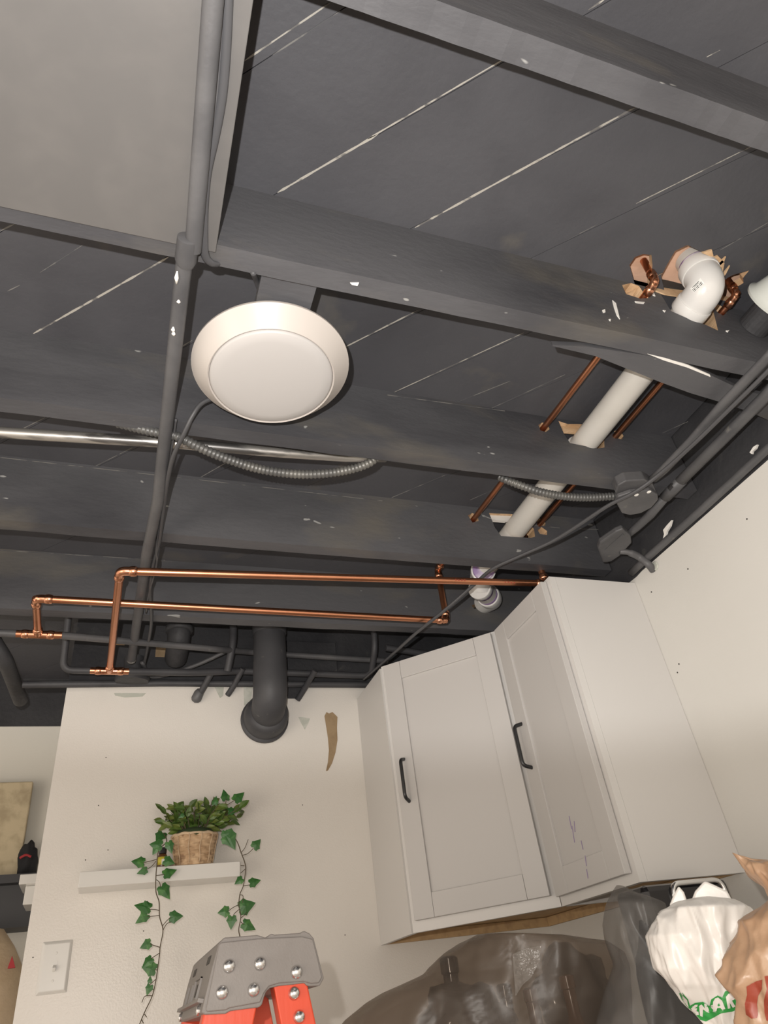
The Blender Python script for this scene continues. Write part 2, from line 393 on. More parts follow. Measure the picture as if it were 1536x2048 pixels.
# splintered wood around the elbow hole
def shard(name, pix, y, m, t=.004, parent=ceiling):
    return mesh(name, extrude([onY(u, v, y) for u, v in pix], (0, t, 0)), m, parent=parent)
for q in ([(1420, 518), (1436, 512), (1448, 524), (1434, 536)], [(1436, 528), (1452, 514), (1440, 545)], [(1443, 552), (1460, 532), (1452, 548), (1444, 558)],
          [(1404, 506), (1424, 500), (1428, 516)], [(1440, 540), (1449, 526), (1446, 542)], [(1276, 575), (1252, 588), (1242, 590), (1262, 584)]):
    z = ZC - .004
    mesh('wood_splinter', extrude([onZ(u, v, z) for u, v in q], (0, 0, .006)), wood, parent=ceiling)
for q in ([(1225, 600), (1232, 606), (1236, 622), (1240, 638), (1234, 630), (1229, 616)], [(1205, 620), (1210, 618), (1211, 624), (1207, 625)],
          [(1302, 580), (1308, 585), (1311, 592), (1306, 590)], [(1270, 602), (1290, 604), (1288, 607), (1272, 605)], [(1326, 620), (1332, 621), (1330, 624)],
          [(1452, 661), (1459, 660), (1456, 664)], [(700, 566), (718, 566), (715, 572), (704, 570)], [(1218, 638), (1222, 638), (1221, 642)]):
    if q[0][0] == 700: mesh('paint_chip', extrude([onZ(u, v, ZJ - .0012) for u, v in q], (0, 0, .002)), paint_chip, parent=ceiling)
    else: shard('paint_chip', q, .6405, paint_chip, .002)
shard('dark_slot', [(1308, 556), (1338, 561), (1372, 570), (1374, 582), (1340, 575), (1304, 568)], .6395, dark_hole, .002)
shard('torn_wood', [(1304, 571), (1340, 578), (1362, 584), (1356, 592), (1330, 588), (1306, 579)], .6392, wood, .003)
# sheet panel under the joists at the near left
mesh('ceiling_panel', box(X0 + .01, .057, Y0r, .652, .9935, .9990), blk_panel, parent=ceiling, bevel=.001)
# board behind the lamp and blocking
mesh('lamp_board', box(.137, .232, .682, .985, 1.015, 1.035), blk_joist, parent=ceiling)
# warped strip beside the second joist on the right
up = [(1105, 690), (1170, 693), (1240, 703), (1300, 712), (1360, 728), (1420, 750), (1480, 778), (1560, 800)]
lo = [(1560, 846), (1500, 824), (1440, 804), (1380, 786), (1320, 764), (1250, 736), (1190, 712), (1105, 692)]
pl = [onZ(u, v, ZJ) for u, v in up + lo]; pl = [np.array([min(p[0], XW - .002), p[1], p[2]]) for p in pl]
mesh('warped_strip', extrude(pl, (0, 0, .012)), blk_joist, parent=ceiling)
ed = [onZ(u, v, ZJ - .0005) for u, v in [(1295, 708), (1330, 716), (1375, 730), (1420, 750), (1421, 754), (1374, 735), (1328, 721)]]
mesh('torn_paper_edge', extrude(ed, (0, 0, .003)), paint_chip, parent=ceiling)
# pale joint lines where joists meet the boards
for a, b, y in [((0, 915), (310, 950), 1.452), ((340, 953), (765, 1002), 1.452), ((390, 1120), (740, 1145), 1.872), ((0, 1101), (330, 1121), 1.872), ((775, 790), (1010, 822), 1.052), ((1010, 1045), (1120, 1056), 1.452), ((1160, 1058), (1330, 1062), 1.452)]:
    p, q = onY(*a, y - .0012), onY(*b, y - .0012)
    mesh('seam_edge', obox(p, q - p, (0, .001, 0), (0, 0, .0016)), seam_faint, parent=ceiling)
# pieces of white caulk at the right edge of the ceiling
for q in ([(1499, 905), (1506, 894), (1514, 889), (1511, 897), (1504, 903), (1503, 908)], [(1326, 1060), (1333, 1051), (1343, 1040), (1340, 1052), (1333, 1063), (1331, 1074), (1325, 1080), (1328, 1068)]):
    mesh('caulk_scrap', extrude([onX(u, v, XW - .012) for u, v in q], (.006, 0, 0)), paint_chip, parent=ceiling)

# wall marks
def decal(name, pix, y, m, parent, t=.0015):
    return mesh(name, extrude([onY(u, v, y - t) for u, v in pix], (0, t * .9, 0)), m, parent=parent)
decal('torn_patch', [(649, 1432), (653, 1424), (658, 1427), (665, 1424), (675, 1434), (674, 1455), (675, 1480), (671, 1505), (664, 1527), (656, 1541), (652, 1542), (656, 1524), (658, 1500), (656, 1476), (652, 1450)], YB, tan, wall_back)
decal('plaster_patch', [(597, 1434), (604, 1434), (620, 1437), (616, 1448), (610, 1459), (603, 1447)], YB, plaster, wall_back)
decal('black_patch', [(572, 1368), (604, 1370), (604, 1397), (575, 1397)], YB, blk_deep, wall_back)
decal('bare_edge', [(228, 1386), (292, 1386), (285, 1393), (250, 1395), (230, 1391)], YB, plaster, wall_back, .001)
decal('bare_edge', [(428, 1372), (448, 1370), (446, 1392), (440, 1396)], YB, plaster, wall_back, .001)
decal('bare_edge', [(487, 1372), (506, 1372), (502, 1400), (488, 1412)], YB, plaster, wall_back, .001)
decal('black_overpaint', [(665, 1371), (690, 1374), (705, 1375), (722, 1371), (722, 1366), (665, 1366)], YB, blk_deep, wall_back)
decal('black_overpaint', [(134, 1366), (175, 1369), (186, 1372), (225, 1374), (300, 1373), (380, 1370), (500, 1370), (500, 1362), (134, 1360)], YB, blk_deep, wall_back)
for u, v in [(197, 1611), (212, 1515), (216, 1700), (171, 1720), (690, 1870), (287, 1862), (605, 1610), (66, 1915)]:
    p = onY(u, v, YB); mesh('nail_hole', lathe([(.0016, 0), (.0016, .0008)], p - (0, .0008, 0), (0, 1, 0), 8), dark_hole, parent=wall_back)
for u, v in [(1303, 1184), (1494, 1038), (1358, 1328), (1355, 1345), (1376, 1138)]:
    p = onX(u, v, XW); mesh('nail_hole', lathe([(.0022, 0), (.0022, .0008)], p - (.0008, 0, 0), (1, 0, 0), 8), dark_hole, parent=wall_right)
# ragged black paint edge along the right wall
rnd = random.Random(3); top = []; bot = []
for i in range(46):
    y = -.2 + i * (2.2 / 45); zz = .936 - .018 * max(0, y - .8); top.append((XW - .0014, y, .950)); bot.append((XW - .0014, y, zz + .004 * rnd.uniform(-1, 1)))
mesh('black_overpaint', extrude(top + bot[::-1], (.0012, 0, 0)), blk_deep, parent=wall_right)

# ------------------------------------------------------------------ ceiling lamp
lc = np.array([.187, .866, .995])
t = thing('ceiling_light', 'round white flush ceiling lamp, unlit, between dark joists', 'lamp', lc)
mesh('rim', lathe([(.06, .02), (.143, .006), (.1455, .002), (.1455, -.002), (.142, -.005), (.118, -.032), (.1155, -.0345), (.113, -.033), (.112, -.028)], lc, (0, 0, 1), 72), white_trim, t, smooth=True, auto=35)
mesh('diffuser', lathe([(.112, -.029), (.1125, -.033), (.108, -.037), (.090, -.040), (.06, -.042), (.03, -.043), (.001, -.0432)], lc, (0, 0, 1), 72), diffuser, t, smooth=True)
mesh('back_can', lathe([(.055, .0), (.055, .05)], lc, (0, 0, 1), 32), blk_deep, t)

# ------------------------------------------------------------------ black steel pipe along the joists
def pz(u, v, z): return onZ(u, v, z)
a = pz(431, -60, .980); b = pz(372, 515, .980)
t = thing('steel_pipe', 'long black painted steel pipe running under all the joists, chipped white', 'pipe', b)
mesh('pipe_run', tube([a, pz(386, 500, .981)], .0130), blk_pipe, t, smooth=True, auto=40)
e1 = pz(316, 1000, .980); e2 = pz(293, 1110, .984); e3 = np.array([-.010, 2.05, .990]); e4 = np.array([-.012, 2.12, .975])
mesh('pipe_run', tube([pz(369, 520, .9815), e1, e2, e3, e4], .0132), blk_pipe, t, smooth=True, auto=40)
mesh('pipe_coupling', lathe([(.013, -.03), (.0165, -.028), (.017, .01), (.0135, .02)], pz(373, 508, .981), (0, 1, 0), 20), blk_pipe, t, smooth=True, auto=40)
mesh('pipe_end', lathe([(.0128, 0), (.0134, .003), (.0134, .006)], e4 + (0, 0.0, -.001), (e4 - e3), 18), seam_pale, t, smooth=True)
for u, v, s in ((353, 556, 1.6), (346, 660, .8), (347, 668, .7), (357, 604, .5)):
    p = pz(u, v, .9675); mesh('paint_chip', tube([p + (0, -.0075 * s, .001), p, p + (.001, .0075 * s, .001)], [.001, .0035, .001], 8, .5), paint_chip, t, smooth=True)

# cables on the panel
t = tag(mesh('flat_cable', tube(smoothpath([pz(u, v, z) for u, v, z in ((457, -40, .990), (452, 90, .990), (444, 190, .990), (430, 270, .990), (414, 345, .990), (408, 420, .990), (408, 490, .990), (412, 515, .992), (424, 527, .996), (436, 529, 1.004))]), .0068, 10, .55), cable_m, smooth=True), 'flat black cable stapled to the grey panel, bending at the joist', 'cable')
tag(mesh('thin_cable', tube(smoothpath([pz(u, v, z) for u, v, z in ((449, -40, .991), (440, 110, .991), (428, 230, .991), (413, 325, .991), (402, 410, .991), (396, 480, .991), (393, 508, .991))]), .0034, 8), blk_pipe, smooth=True), 'thin black cable squeezed between steel pipe and flat cable', 'cable')
tag(mesh('lamp_cable', tube(smoothpath([pz(u, v, z) for u, v, z in ((440, 792, 1.03), (405, 806, 1.01), (385, 832, .985), (368, 868, .966), (347, 912, .966), (335, 962, .975), (328, 1010, .985), (324, 1040, .985), (318, 1085, .99), (306, 1130, .99), (300, 1180, .99), (303, 1240, .99), (296, 1290, .99), (288, 1330, .985))]), .0052, 10, .8), cable_m, smooth=True), 'black cable curving from the round lamp down beside the steel pipe', 'cable')
tag(mesh('loose_wire', tube(smoothpath([pz(u, v, z) for u, v, z in ((352, 838, .986), (346, 880, .986), (338, 920, .99), (326, 1000, .99), (318, 1060, .99), (312, 1100, .988), (314, 1120, .988), (308, 1150, .988), (297, 1190, .988), (292, 1225, .988))]), .0026, 8), blk_pipe, smooth=True), 'thin loose wire hanging along the right side of the steel pipe', 'wire')
tag(mesh('wire_stub', tube(smoothpath([pz(506, 545, 1.0), pz(512, 560, 1.03), pz(524, 592, 1.05), pz(532, 620, 1.05)]), .005, 8), cable_m, smooth=True), 'short black wire stub between the joist and the round lamp', 'wire')

# worn steel conduit behind third joist
tag(mesh('worn_conduit', tube([pz(-60, 858, 1.03), pz(0, 865, 1.03), pz(330, 885, 1.035), pz(560, 905, 1.043), pz(690, 914, 1.06), pz(770, 915, 1.09)], .0118, 20), steel_worn, smooth=True), 'worn bare steel conduit with black paint, running behind third joist', 'conduit')

# armoured flexible cables
def flex(name, pix, label, r=.0095):
    P = smoothpath([pz(*p) for p in pix], 10)
    d = [0]
    for i in range(1, len(P)): d.append(d[-1] + np.linalg.norm(P[i] - P[i - 1]))
    L = d[-1]; n = int(L / .0021); Q = []
    for i in range(n + 1):
        s = L * i / n; Q.append(np.array([np.interp(s, d, [p[k] for p in P]) for k in range(3)]))
    rr = [r * (1 + .13 * math.sin(2 * math.pi * (L * i / n) / .0088)) for i in range(n + 1)]
    return tag(mesh(name, tube(Q, rr, 12), flexm, smooth=True), label, 'cable')
flex('armoured_cable', [(235, 846, 1.02), (300, 862, 1.0), (352, 872, .985), (400, 895, .975), (450, 916, .97), (520, 938, .97), (590, 948, .97), (650, 947, .975), (705, 938, .99), (738, 926, 1.005), (752, 915, 1.02)], 'sagging grey armoured flexible cable below the round lamp')
flex('armoured_cable', [(1000, 954, 1.03), (1018, 962, 1.01), (1050, 974, .99), (1085, 985, .978), (1130, 993, .975), (1180, 995, .975), (1236, 992, .978)], 'grey armoured flexible cable entering the octagonal junction box')

# ------------------------------------------------------------------ drain pipe
PX, PR = 1.054, .0338
EY = float(onX(1378, 512, PX)[1]); EZ = 1.137
t = thing('drain_pipe', 'thick white plastic drain pipe through the joist holes with big elbow', 'pipe', (PX, EY, 1.08))
def seg(name, p, q, r, m, par=t, n=36): return mesh(name, tube([p, q], r, n), m, par, smooth=True, auto=40)
el = fillet([(PX, EY + .062, EZ), (PX, EY, EZ), (PX, EY, EZ + .062)], .056, 14)
def hub(p, d, r, w, m=None, par=t): return mesh('coupling', lathe([(r * .87, 0), (r * .98, .0008), (r, .003), (r, w - .003), (r * .98, w - .0008), (r * .87, w)], p, d, 36), m or pvc_fit, par, smooth=True, auto=40)
def prim(p, d, r, w, par=t): return mesh('primer_ring', lathe([(r * .98, 0), (r * 1.012, .0006), (r * 1.012, w), (r * .98, w + .0006)], p, d, 36), purple, par, smooth=True)
seg('pipe_segment', (PX, EY, EZ + .03), (PX, EY, 1.233), PR, pvc)
seg('pipe_segment', (PX, EY + .03, EZ), (PX - .003, 1.47, 1.130), PR, pvc)
elbow = mesh('elbow', tube(el, .0375, 36), pvc_fit, t, smooth=True, auto=40)
hub((PX, EY, EZ + .040), (0, 0, 1), .0398, .028); hub((PX, EY + .042, EZ), (0, 1, 0), .0398, .028)
prim((PX, EY, EZ + .068), (0, 0, 1), PR, .009)
# label on the elbow
bmE = BVHTree.FromPolygons([tuple(v) for v in tube(el,   .0375, 36)[0]], [tuple(int(i) for i in f) for f in tube(el, .0375, 36)[1]])
def onto(bvh, u, v, off=.0006):
    d = Vector(ray(u, v)).normalized(); h = bvh.ray_cast(Vector((0, 0, 0)), d)
    return None if h[0] is None else np.array(h[0]) - np.array(d) * off
def patch(name, quad, m, par, bvh, off=.0006, n=4):
    a, b, c, d = [np.array(q, float) for q in quad]; V = []; Fc = []
    for i in range(n + 1):
        for j in range(n + 1):
            s, q = i / n, j / n; uv = (1 - s) * ((1 - q) * a + q * b) + s * ((1 - q) * d + q * c)
            p = onto(bvh, uv[0], uv[1], off)
            if p is None: return None
            V.append(p)
    for i in range(n):
        for j in range(n): k = i * (n + 1) + j; Fc.append((k, k + 1, k + n + 2, k + n + 1))
    return mesh(name, (V, Fc), m, par, smooth=True)
lab = patch('barcode_label', [(1380, 577), (1401, 556), (1409, 567), (1388, 585)], label_w, t, bmE)
if lab:
    for i in range(9):
        s = .06 + i * .1; w = (.035, .05, .025)[i % 3]
        A, B_, C_, D_ = map(lambda q: np.array(q, float), ((1380, 577), (1401, 556), (1409, 567), (1388, 585)))
        q = lambda s, y: (1 - y) * (A + (B_ - A) * s) + y * (D_ + (C_ - D_) * s)
        patch('barcode_bar', [q(s, .42), q(s + w, .42), q(s + w, .95), q(s, .95)], bot_dark, lab, bmE, .0010, 1)
    patch('barcode_bar', [q(.15, .12), q(.8, .12), q(.8, .2), q(.15, .2)], bot_dark, lab, bmE, .0010, 2)
    patch('barcode_bar', [q(.3, .26), q(.7, .26), q(.7, .32), q(.3, .32)], bot_dark, lab, bmE, .0010, 2)
# coupling between third and fourth joist
hub((PX - .0015, 1.085, 1.1335), (0, 1, 0), .0385, .090); prim((PX - .0015, 1.175, 1.133), (0, 1, 0), PR, .024)
# fittings behind the fourth joist
Q = [onY(u, v, y) for u, v, y in ((966, 1142, 1.64), (963, 1150, 1.70), (962, 1178, 1.735), (981, 1196, 1.80), (968, 1206, 1.866))]
seg('pipe_segment', (PX - .003, 1.47, 1.130), Q[0], PR, pvc)
mesh('elbow', tube(fillet([Q[0], Q[1], Q[2]], .02), .0370, 32), pvc_fit, t, smooth=True, auto=40)
def dirn(a, b): return (b - a) / np.linalg.norm(b - a)
hub(Q[0] - dirn(Q[0], Q[1]) * .02, dirn(Q[0], Q[1]), .0395, .03); prim(Q[0] - dirn(Q[0], Q[1]) * .035, dirn(Q[0], Q[1]), PR, .014)
d3 = dirn(Q[2], Q[3])
hub(Q[2] - d3 * .016, d3, .0395, .022); prim(Q[2] + d3 * .006, d3, PR, .018); seg('pipe_segment', Q[2], Q[3], PR, pvc)
hub(Q[3] - d3 * .028, d3, .0395, .03); prim(Q[3] - d3 * .040, d3, PR, .012)
mesh('elbow', tube(fillet([Q[3] - d3 * .01, Q[3] + d3 * .012, Q[4]], .02), .0370, 32), pvc_fit, t, smooth=True, auto=40)

# ------------------------------------------------------------------ copper pipes
CR = .0098
def ring(p, d, par, r=CR, w=.010):
    mesh('fitting_bead', lathe([(r, -w), (r * 1.22, -w * .8), (r * 1.32, -w * .2), (r * 1.32, w * .2), (r * 1.22, w * .8), (r, w)], p, d, 20), copper_b, par, smooth=True)
def cseg(p, q, par, r=CR, name='pipe_segment'): return mesh(name, tube([p, q], r, 18), copper, par, smooth=True, auto=40)
def celbow(a, b, c, par, leg=.030, r=CR):
    a, b, c = map(lambda p: np.asarray(p, float), (a, b, c)); u = (a - b) / np.linalg.norm(a - b); w = (c - b) / np.linalg.norm(c - b)
    e = mesh('elbow', tube(fillet([b + u * leg, b, b + w * leg], leg * .9, 10), r * 1.14, 20), copper_b, par, smooth=True, auto=40)
    ring(b + u * leg, u, par, r); ring(b + w * leg, w, par, r); return e
def ctee(p, d, q, par, r=CR):
    p = np.asarray(p, float); d = np.asarray(d, float) / np.linalg.norm(d); q = np.asarray(q, float) / np.linalg.norm(q)
    mesh('tee', join(tube([p - d * .030, p + d * .030], r * 1.16, 20), tube([p, p + q * .026], r * 1.16, 20)), copper_b, par, smooth=True, auto=40)
    ring(p - d * .032, d, par, r); ring(p + d * .032, d, par, r); ring(p + q * .026, q, par, r)
    mesh('pipe_stub', tube([p - d * .062, p + d * .062], r * 1.02, 18), copper, par, smooth=True, auto=40)
xd = np.array([1.0, 0, 0])
# upper run
T1 = pz(219, 1342, .938); A1 = pz(240, 1142, .930); B1 = pz(1092, 1167, .957); C1 = np.array([B1[0], B1[1] + .02, 1.145]); D1 = np.array([1.132, 1.475, 1.148])
t = thing('copper_pipe', 'upper long copper pipe, tee at left end, running in front of cabinets', 'pipe', T1, 'new copper water pipes')
t['label'] = 'longer upper copper pipe with left tee above the white wall'
ctee(T1, xd, A1 - T1, t); cseg(T1 + (A1 - T1) * .06, A1 + (T1 - A1) * .04, t)
celbow(T1, A1, B1, t); cseg(A1 + (B1 - A1) * .02, B1, t)
celbow(A1, B1, C1, t, .024); cseg(B1, C1, t); celbow(B1, C1, D1, t, .022)
pts_c = [A1 + (B1 - A1) * k / 40 for k in range(41)]
_t = tube(pts_c, CR, 18); bvc = BVHTree.FromPolygons([tuple(p) for p in _t[0]], [tuple(int(i) for i in f) for f in _t[1]])
for u, v in ((910, 1158), (916, 1159), (922, 1159), (928, 1159), (1009, 1163), (1015, 1163), (1021, 1164), (1027, 1164)):
    patch('stamp_mark', [(u, v), (u + 3, v), (u + 3.6, v + 3), (u + .6, v + 3)], pr_red, t, bvc, .0004, 1)
# lower run
T2 = pz(76, 1269, .958); A2 = pz(72, 1197, .961); B2 = pz(893, 1241, .957); C2 = np.array([B2[0] + .003, B2[1], 1.145]); D2 = np.array([.910, 1.475, 1.145])
t = thing('copper_pipe', 'lower copper pipe with tee at far left and elbow rising near cabinet', 'pipe', T2, 'new copper water pipes')
ctee(T2, xd, A2 - T2, t); cseg(T2 + (A2 - T2) * .1, A2, t)
celbow(T2, A2, B2, t); cseg(A2, B2, t)
celbow(A2, B2, C2, t, .024); cseg(B2, C2, t); celbow(B2, C2, D2, t, .022); cseg(C2, D2 + (0, -.01, 0), t)
# the two pipes through the joists
def through(label, F0, back, uv, coup, r=.0078):
    F0 = np.asarray(F0, float); back = np.asarray(back, float)
    k = onX(uv[0], uv[1], F0[0]); F1 = np.array([F0[0], k[1], F0[2]]); F2 = F1 + (0, 0, .075)
    t = thing('copper_pipe', label, 'pipe', F1, 'new copper water pipes')
    cseg(F1, back, t, r); cseg(F1, F2, t, r)
    celbow(F1 + (0, .1, 0), F1, F2, t, .024, r)
    for y in coup:
        s = (y - F0[1]) / (back[1] - F0[1]); ring(F0 + (back - F0) * s, (0, 1, 0), t, r, .012)
through('left copper pipe beside the white drain, elbow into the boards', (.948, .66, 1.158), (.908, 1.474, 1.146), (1291, 528), ())
through('right copper pipe beside the white drain, elbow into the boards', (1.160, .66, 1.166), (1.132, 1.474, 1.148), (1457, 563), (1.20,))

# ------------------------------------------------------------------ painted pipes at the back band
def bpipe(name, pts, r, label, rad=.03, m=blk_back):
    return tag(mesh(name, tube(fillet(pts, rad), r, 14), m, smooth=True, auto=50), label, 'pipe')
dk = blk_deep
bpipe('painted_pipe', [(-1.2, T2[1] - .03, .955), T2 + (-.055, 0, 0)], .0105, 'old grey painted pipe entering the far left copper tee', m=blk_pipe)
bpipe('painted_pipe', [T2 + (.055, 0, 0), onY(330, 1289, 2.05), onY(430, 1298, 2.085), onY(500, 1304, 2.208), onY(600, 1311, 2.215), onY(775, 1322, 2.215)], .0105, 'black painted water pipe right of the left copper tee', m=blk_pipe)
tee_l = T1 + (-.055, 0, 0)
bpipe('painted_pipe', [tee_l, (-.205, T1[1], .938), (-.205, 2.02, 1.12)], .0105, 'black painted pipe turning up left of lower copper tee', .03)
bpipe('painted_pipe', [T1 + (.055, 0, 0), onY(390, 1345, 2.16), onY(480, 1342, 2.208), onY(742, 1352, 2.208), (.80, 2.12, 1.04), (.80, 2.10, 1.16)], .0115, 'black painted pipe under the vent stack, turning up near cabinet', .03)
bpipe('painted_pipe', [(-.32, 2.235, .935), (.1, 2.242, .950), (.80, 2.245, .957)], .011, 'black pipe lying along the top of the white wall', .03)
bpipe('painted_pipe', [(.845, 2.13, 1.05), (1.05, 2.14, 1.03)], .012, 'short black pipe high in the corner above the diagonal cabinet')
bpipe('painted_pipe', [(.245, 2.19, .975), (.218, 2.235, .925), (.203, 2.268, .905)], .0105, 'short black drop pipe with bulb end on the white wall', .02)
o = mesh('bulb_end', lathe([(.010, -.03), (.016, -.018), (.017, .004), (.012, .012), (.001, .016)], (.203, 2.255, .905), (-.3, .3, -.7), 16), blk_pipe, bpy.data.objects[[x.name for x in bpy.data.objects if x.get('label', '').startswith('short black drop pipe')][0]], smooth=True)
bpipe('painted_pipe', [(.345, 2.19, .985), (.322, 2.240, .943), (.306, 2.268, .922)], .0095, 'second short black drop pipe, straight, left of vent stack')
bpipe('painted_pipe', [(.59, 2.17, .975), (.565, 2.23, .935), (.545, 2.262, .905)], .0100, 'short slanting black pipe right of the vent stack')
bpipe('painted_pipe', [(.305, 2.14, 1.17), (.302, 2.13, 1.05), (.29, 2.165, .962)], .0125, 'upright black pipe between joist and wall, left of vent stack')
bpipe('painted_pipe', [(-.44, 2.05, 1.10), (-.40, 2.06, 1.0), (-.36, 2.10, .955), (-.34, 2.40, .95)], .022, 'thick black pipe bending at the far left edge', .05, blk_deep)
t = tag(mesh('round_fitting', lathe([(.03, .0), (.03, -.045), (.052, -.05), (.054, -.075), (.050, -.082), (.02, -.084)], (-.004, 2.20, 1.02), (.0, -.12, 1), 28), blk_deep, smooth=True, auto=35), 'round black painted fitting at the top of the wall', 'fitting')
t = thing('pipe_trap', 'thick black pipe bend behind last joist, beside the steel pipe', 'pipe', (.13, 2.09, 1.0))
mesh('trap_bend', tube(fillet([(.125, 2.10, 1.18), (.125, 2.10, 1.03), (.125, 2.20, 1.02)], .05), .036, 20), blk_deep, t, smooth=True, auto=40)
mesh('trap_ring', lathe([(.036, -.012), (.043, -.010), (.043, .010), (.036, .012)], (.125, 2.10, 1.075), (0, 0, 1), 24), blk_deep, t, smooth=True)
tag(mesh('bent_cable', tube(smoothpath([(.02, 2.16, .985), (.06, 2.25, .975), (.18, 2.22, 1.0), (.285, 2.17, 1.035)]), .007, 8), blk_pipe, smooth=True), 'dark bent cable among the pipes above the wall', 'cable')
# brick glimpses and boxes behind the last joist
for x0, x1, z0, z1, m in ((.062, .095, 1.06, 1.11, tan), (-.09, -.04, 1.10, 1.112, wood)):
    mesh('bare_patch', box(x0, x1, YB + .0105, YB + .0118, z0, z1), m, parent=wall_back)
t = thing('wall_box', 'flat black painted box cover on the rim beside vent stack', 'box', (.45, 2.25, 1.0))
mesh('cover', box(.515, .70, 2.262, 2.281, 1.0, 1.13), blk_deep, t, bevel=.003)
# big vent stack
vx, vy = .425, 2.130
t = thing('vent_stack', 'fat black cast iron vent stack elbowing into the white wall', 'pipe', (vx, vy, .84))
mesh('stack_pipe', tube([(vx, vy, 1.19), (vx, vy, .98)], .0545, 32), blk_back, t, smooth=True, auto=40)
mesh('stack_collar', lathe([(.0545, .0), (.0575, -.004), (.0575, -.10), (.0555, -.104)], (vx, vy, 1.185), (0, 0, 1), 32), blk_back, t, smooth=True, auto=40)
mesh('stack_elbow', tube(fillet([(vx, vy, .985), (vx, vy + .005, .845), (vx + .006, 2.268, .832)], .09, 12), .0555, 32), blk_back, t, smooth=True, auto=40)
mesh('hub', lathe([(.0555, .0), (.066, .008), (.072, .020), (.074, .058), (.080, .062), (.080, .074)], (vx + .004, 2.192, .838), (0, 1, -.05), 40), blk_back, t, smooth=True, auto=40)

# ------------------------------------------------------------------ conduits, boxes and cable on the right
tag(mesh('conduit', tube([pz(1590, 660, .97), pz(1536, 715, .972), pz(1450, 805, .974), pz(1385, 880, .976), pz(1325, 942, .980), pz(1306, 958, .982)], .0135, 12, .7), blk_pipe, smooth=True), 'black painted conduit ending at the octagonal junction box', 'conduit')
t = thing('conduit', 'black painted conduit nearest the right wall ending in paddle-shaped box', 'conduit', pz(1250, 1075, .975))
mesh('conduit_run', tube([pz(1620, 690, .972), pz(1536, 787, .975), pz(1440, 884, .975), pz(1345, 978, .975)], .0150, 14, .8), blk_pipe, t, smooth=True)
mesh('conduit_run', tube([pz(1345, 978, .975), pz(1300, 1030, .975), pz(1272, 1056, .975), pz(1252, 1072, .975)], [.0120, .0135, .0125, .0115], 14, .8), blk_pipe, t, smooth=True)
mesh('conduit_coupling', tube([pz(1362, 962, .975), pz(1330, 995, .975)], .0165, 14, .8), blk_pipe, t, smooth=True)
# octagonal box: rounded plate below a shallow body
def rpoly(pix, z, n=3): return [onZ(u, v, z) for u, v in pix]
oc = [(1226, 990), (1232, 975), (1250, 965), (1292, 962), (1310, 972), (1318, 990), (1310, 1008), (1292, 1022), (1270, 1031), (1252, 1028), (1236, 1012)]
t = thing('junction_box', 'round-cornered black junction box cover under the third joist', 'junction box', onZ(1272, 996, .965))
mesh('box_body', extrude(rpoly([((u - 1272) * .90 + 1272, (v - 996) * .9 + 990) for u, v in oc], .972), (0, 0, .030)), blk_pipe, t, bevel=.003)
mesh('cover_plate', extrude(rpoly([(1232, 1005), (1236, 994), (1262, 985), (1300, 981), (1316, 990), (1317, 1000), (1303, 1016), (1282, 1027), (1260, 1031), (1244, 1027)], .958), (0, 0, .012)), blk_pipe, t, bevel=.003)
for u, v in ((1273, 990), (1298, 984)):
    p = pz(u, v, .9575); mesh('paint_chip', lathe([(.006, 0), (.004, -.001)], p, (0, 0, 1), 7), paint_chip, t)
t = thing('paddle_box', 'long black paddle-shaped box cover near the cabinet top', 'junction box', onZ(1232, 1092, .965))
mesh('cover_plate', extrude(rpoly([(1196, 1098), (1200, 1086), (1232, 1064), (1246, 1058), (1262, 1072), (1264, 1086), (1240, 1112), (1222, 1124), (1206, 1126)], .960), (0, 0, .016)), blk_pipe, t, bevel=.004)
mesh('cover_ridge', extrude(rpoly([(1210, 1100), (1246, 1068), (1249, 1071), (1213, 1104)], .9585), (0, 0, .003)), blk_pipe, t)
tag(mesh('short_elbow_pipe', tube(smoothpath([pz(1240, 1103, .962), pz(1258, 1105, .955), pz(1278, 1114, .945), onX(1296, 1128, 1.325), onX(1306, 1140, XW)]), [.008] * 9 + [.0105] * 24, 12), blk_pipe, smooth=True), 'short curved black pipe from paddle box into right wall', 'pipe')
mesh('caulk_scrap', lathe([(.014, 0), (.011, -.003)], onX(1310, 1132, XW - .001), (1, 0, 0), 9), plaster, wall_right)
t = tag(mesh('wall_top_pipe', tube([onX(u, v, 1.331) for u, v in ((1680, 772), (1536, 897), (1470, 958), (1400, 1022), (1340, 1075), (1291, 1119), (1262, 1146))], .0105, 14), blk_pipe, smooth=True), 'black pipe lying along the top of the right wall', 'pipe')
# diagonal cable
tag(mesh('diagonal_cable', tube(smoothpath([pz(u, v, z) for u, v, z in ((1600, 672, .958), (1536, 742, .958), (1455, 822, .958), (1385, 890, .956), (1322, 946, .955), (1270, 984, .948), (1215, 1012, .955), (1150, 1055, .962), (1100, 1085, .966), (1040, 1112, .97), (985, 1138, .972), (945, 1172, .972), (890, 1220, .94), (830, 1268, .93), (775, 1318, .935), (728, 1358, .95))]), .0056, 8, .8), cable_m, smooth=True), 'thin black cable slung diagonally under the joists past the white drain', 'cable')
# porcelain lampholder at the right edge
lp = np.array([1.226, .575, 1.128])
t = thing('porcelain_lampholder', 'small white porcelain lampholder on the joist at the right edge', 'lampholder', lp)
mesh('backing_box', lathe([(.034, 0), (.034, .062)], lp + (0, .004, 0), (0, 1, 0), 24), blk_deep, t)
mesh('holder', lathe([(.060, .004), (.066, .002), (.067, -.003), (.063, -.006), (.058, -.012), (.047, -.048), (.043, -.056), (.036, -.060), (.034, -.058), (.030, -.03)], lp, (0, 1, 0), 44), porcelain, t, smooth=True, auto=40)

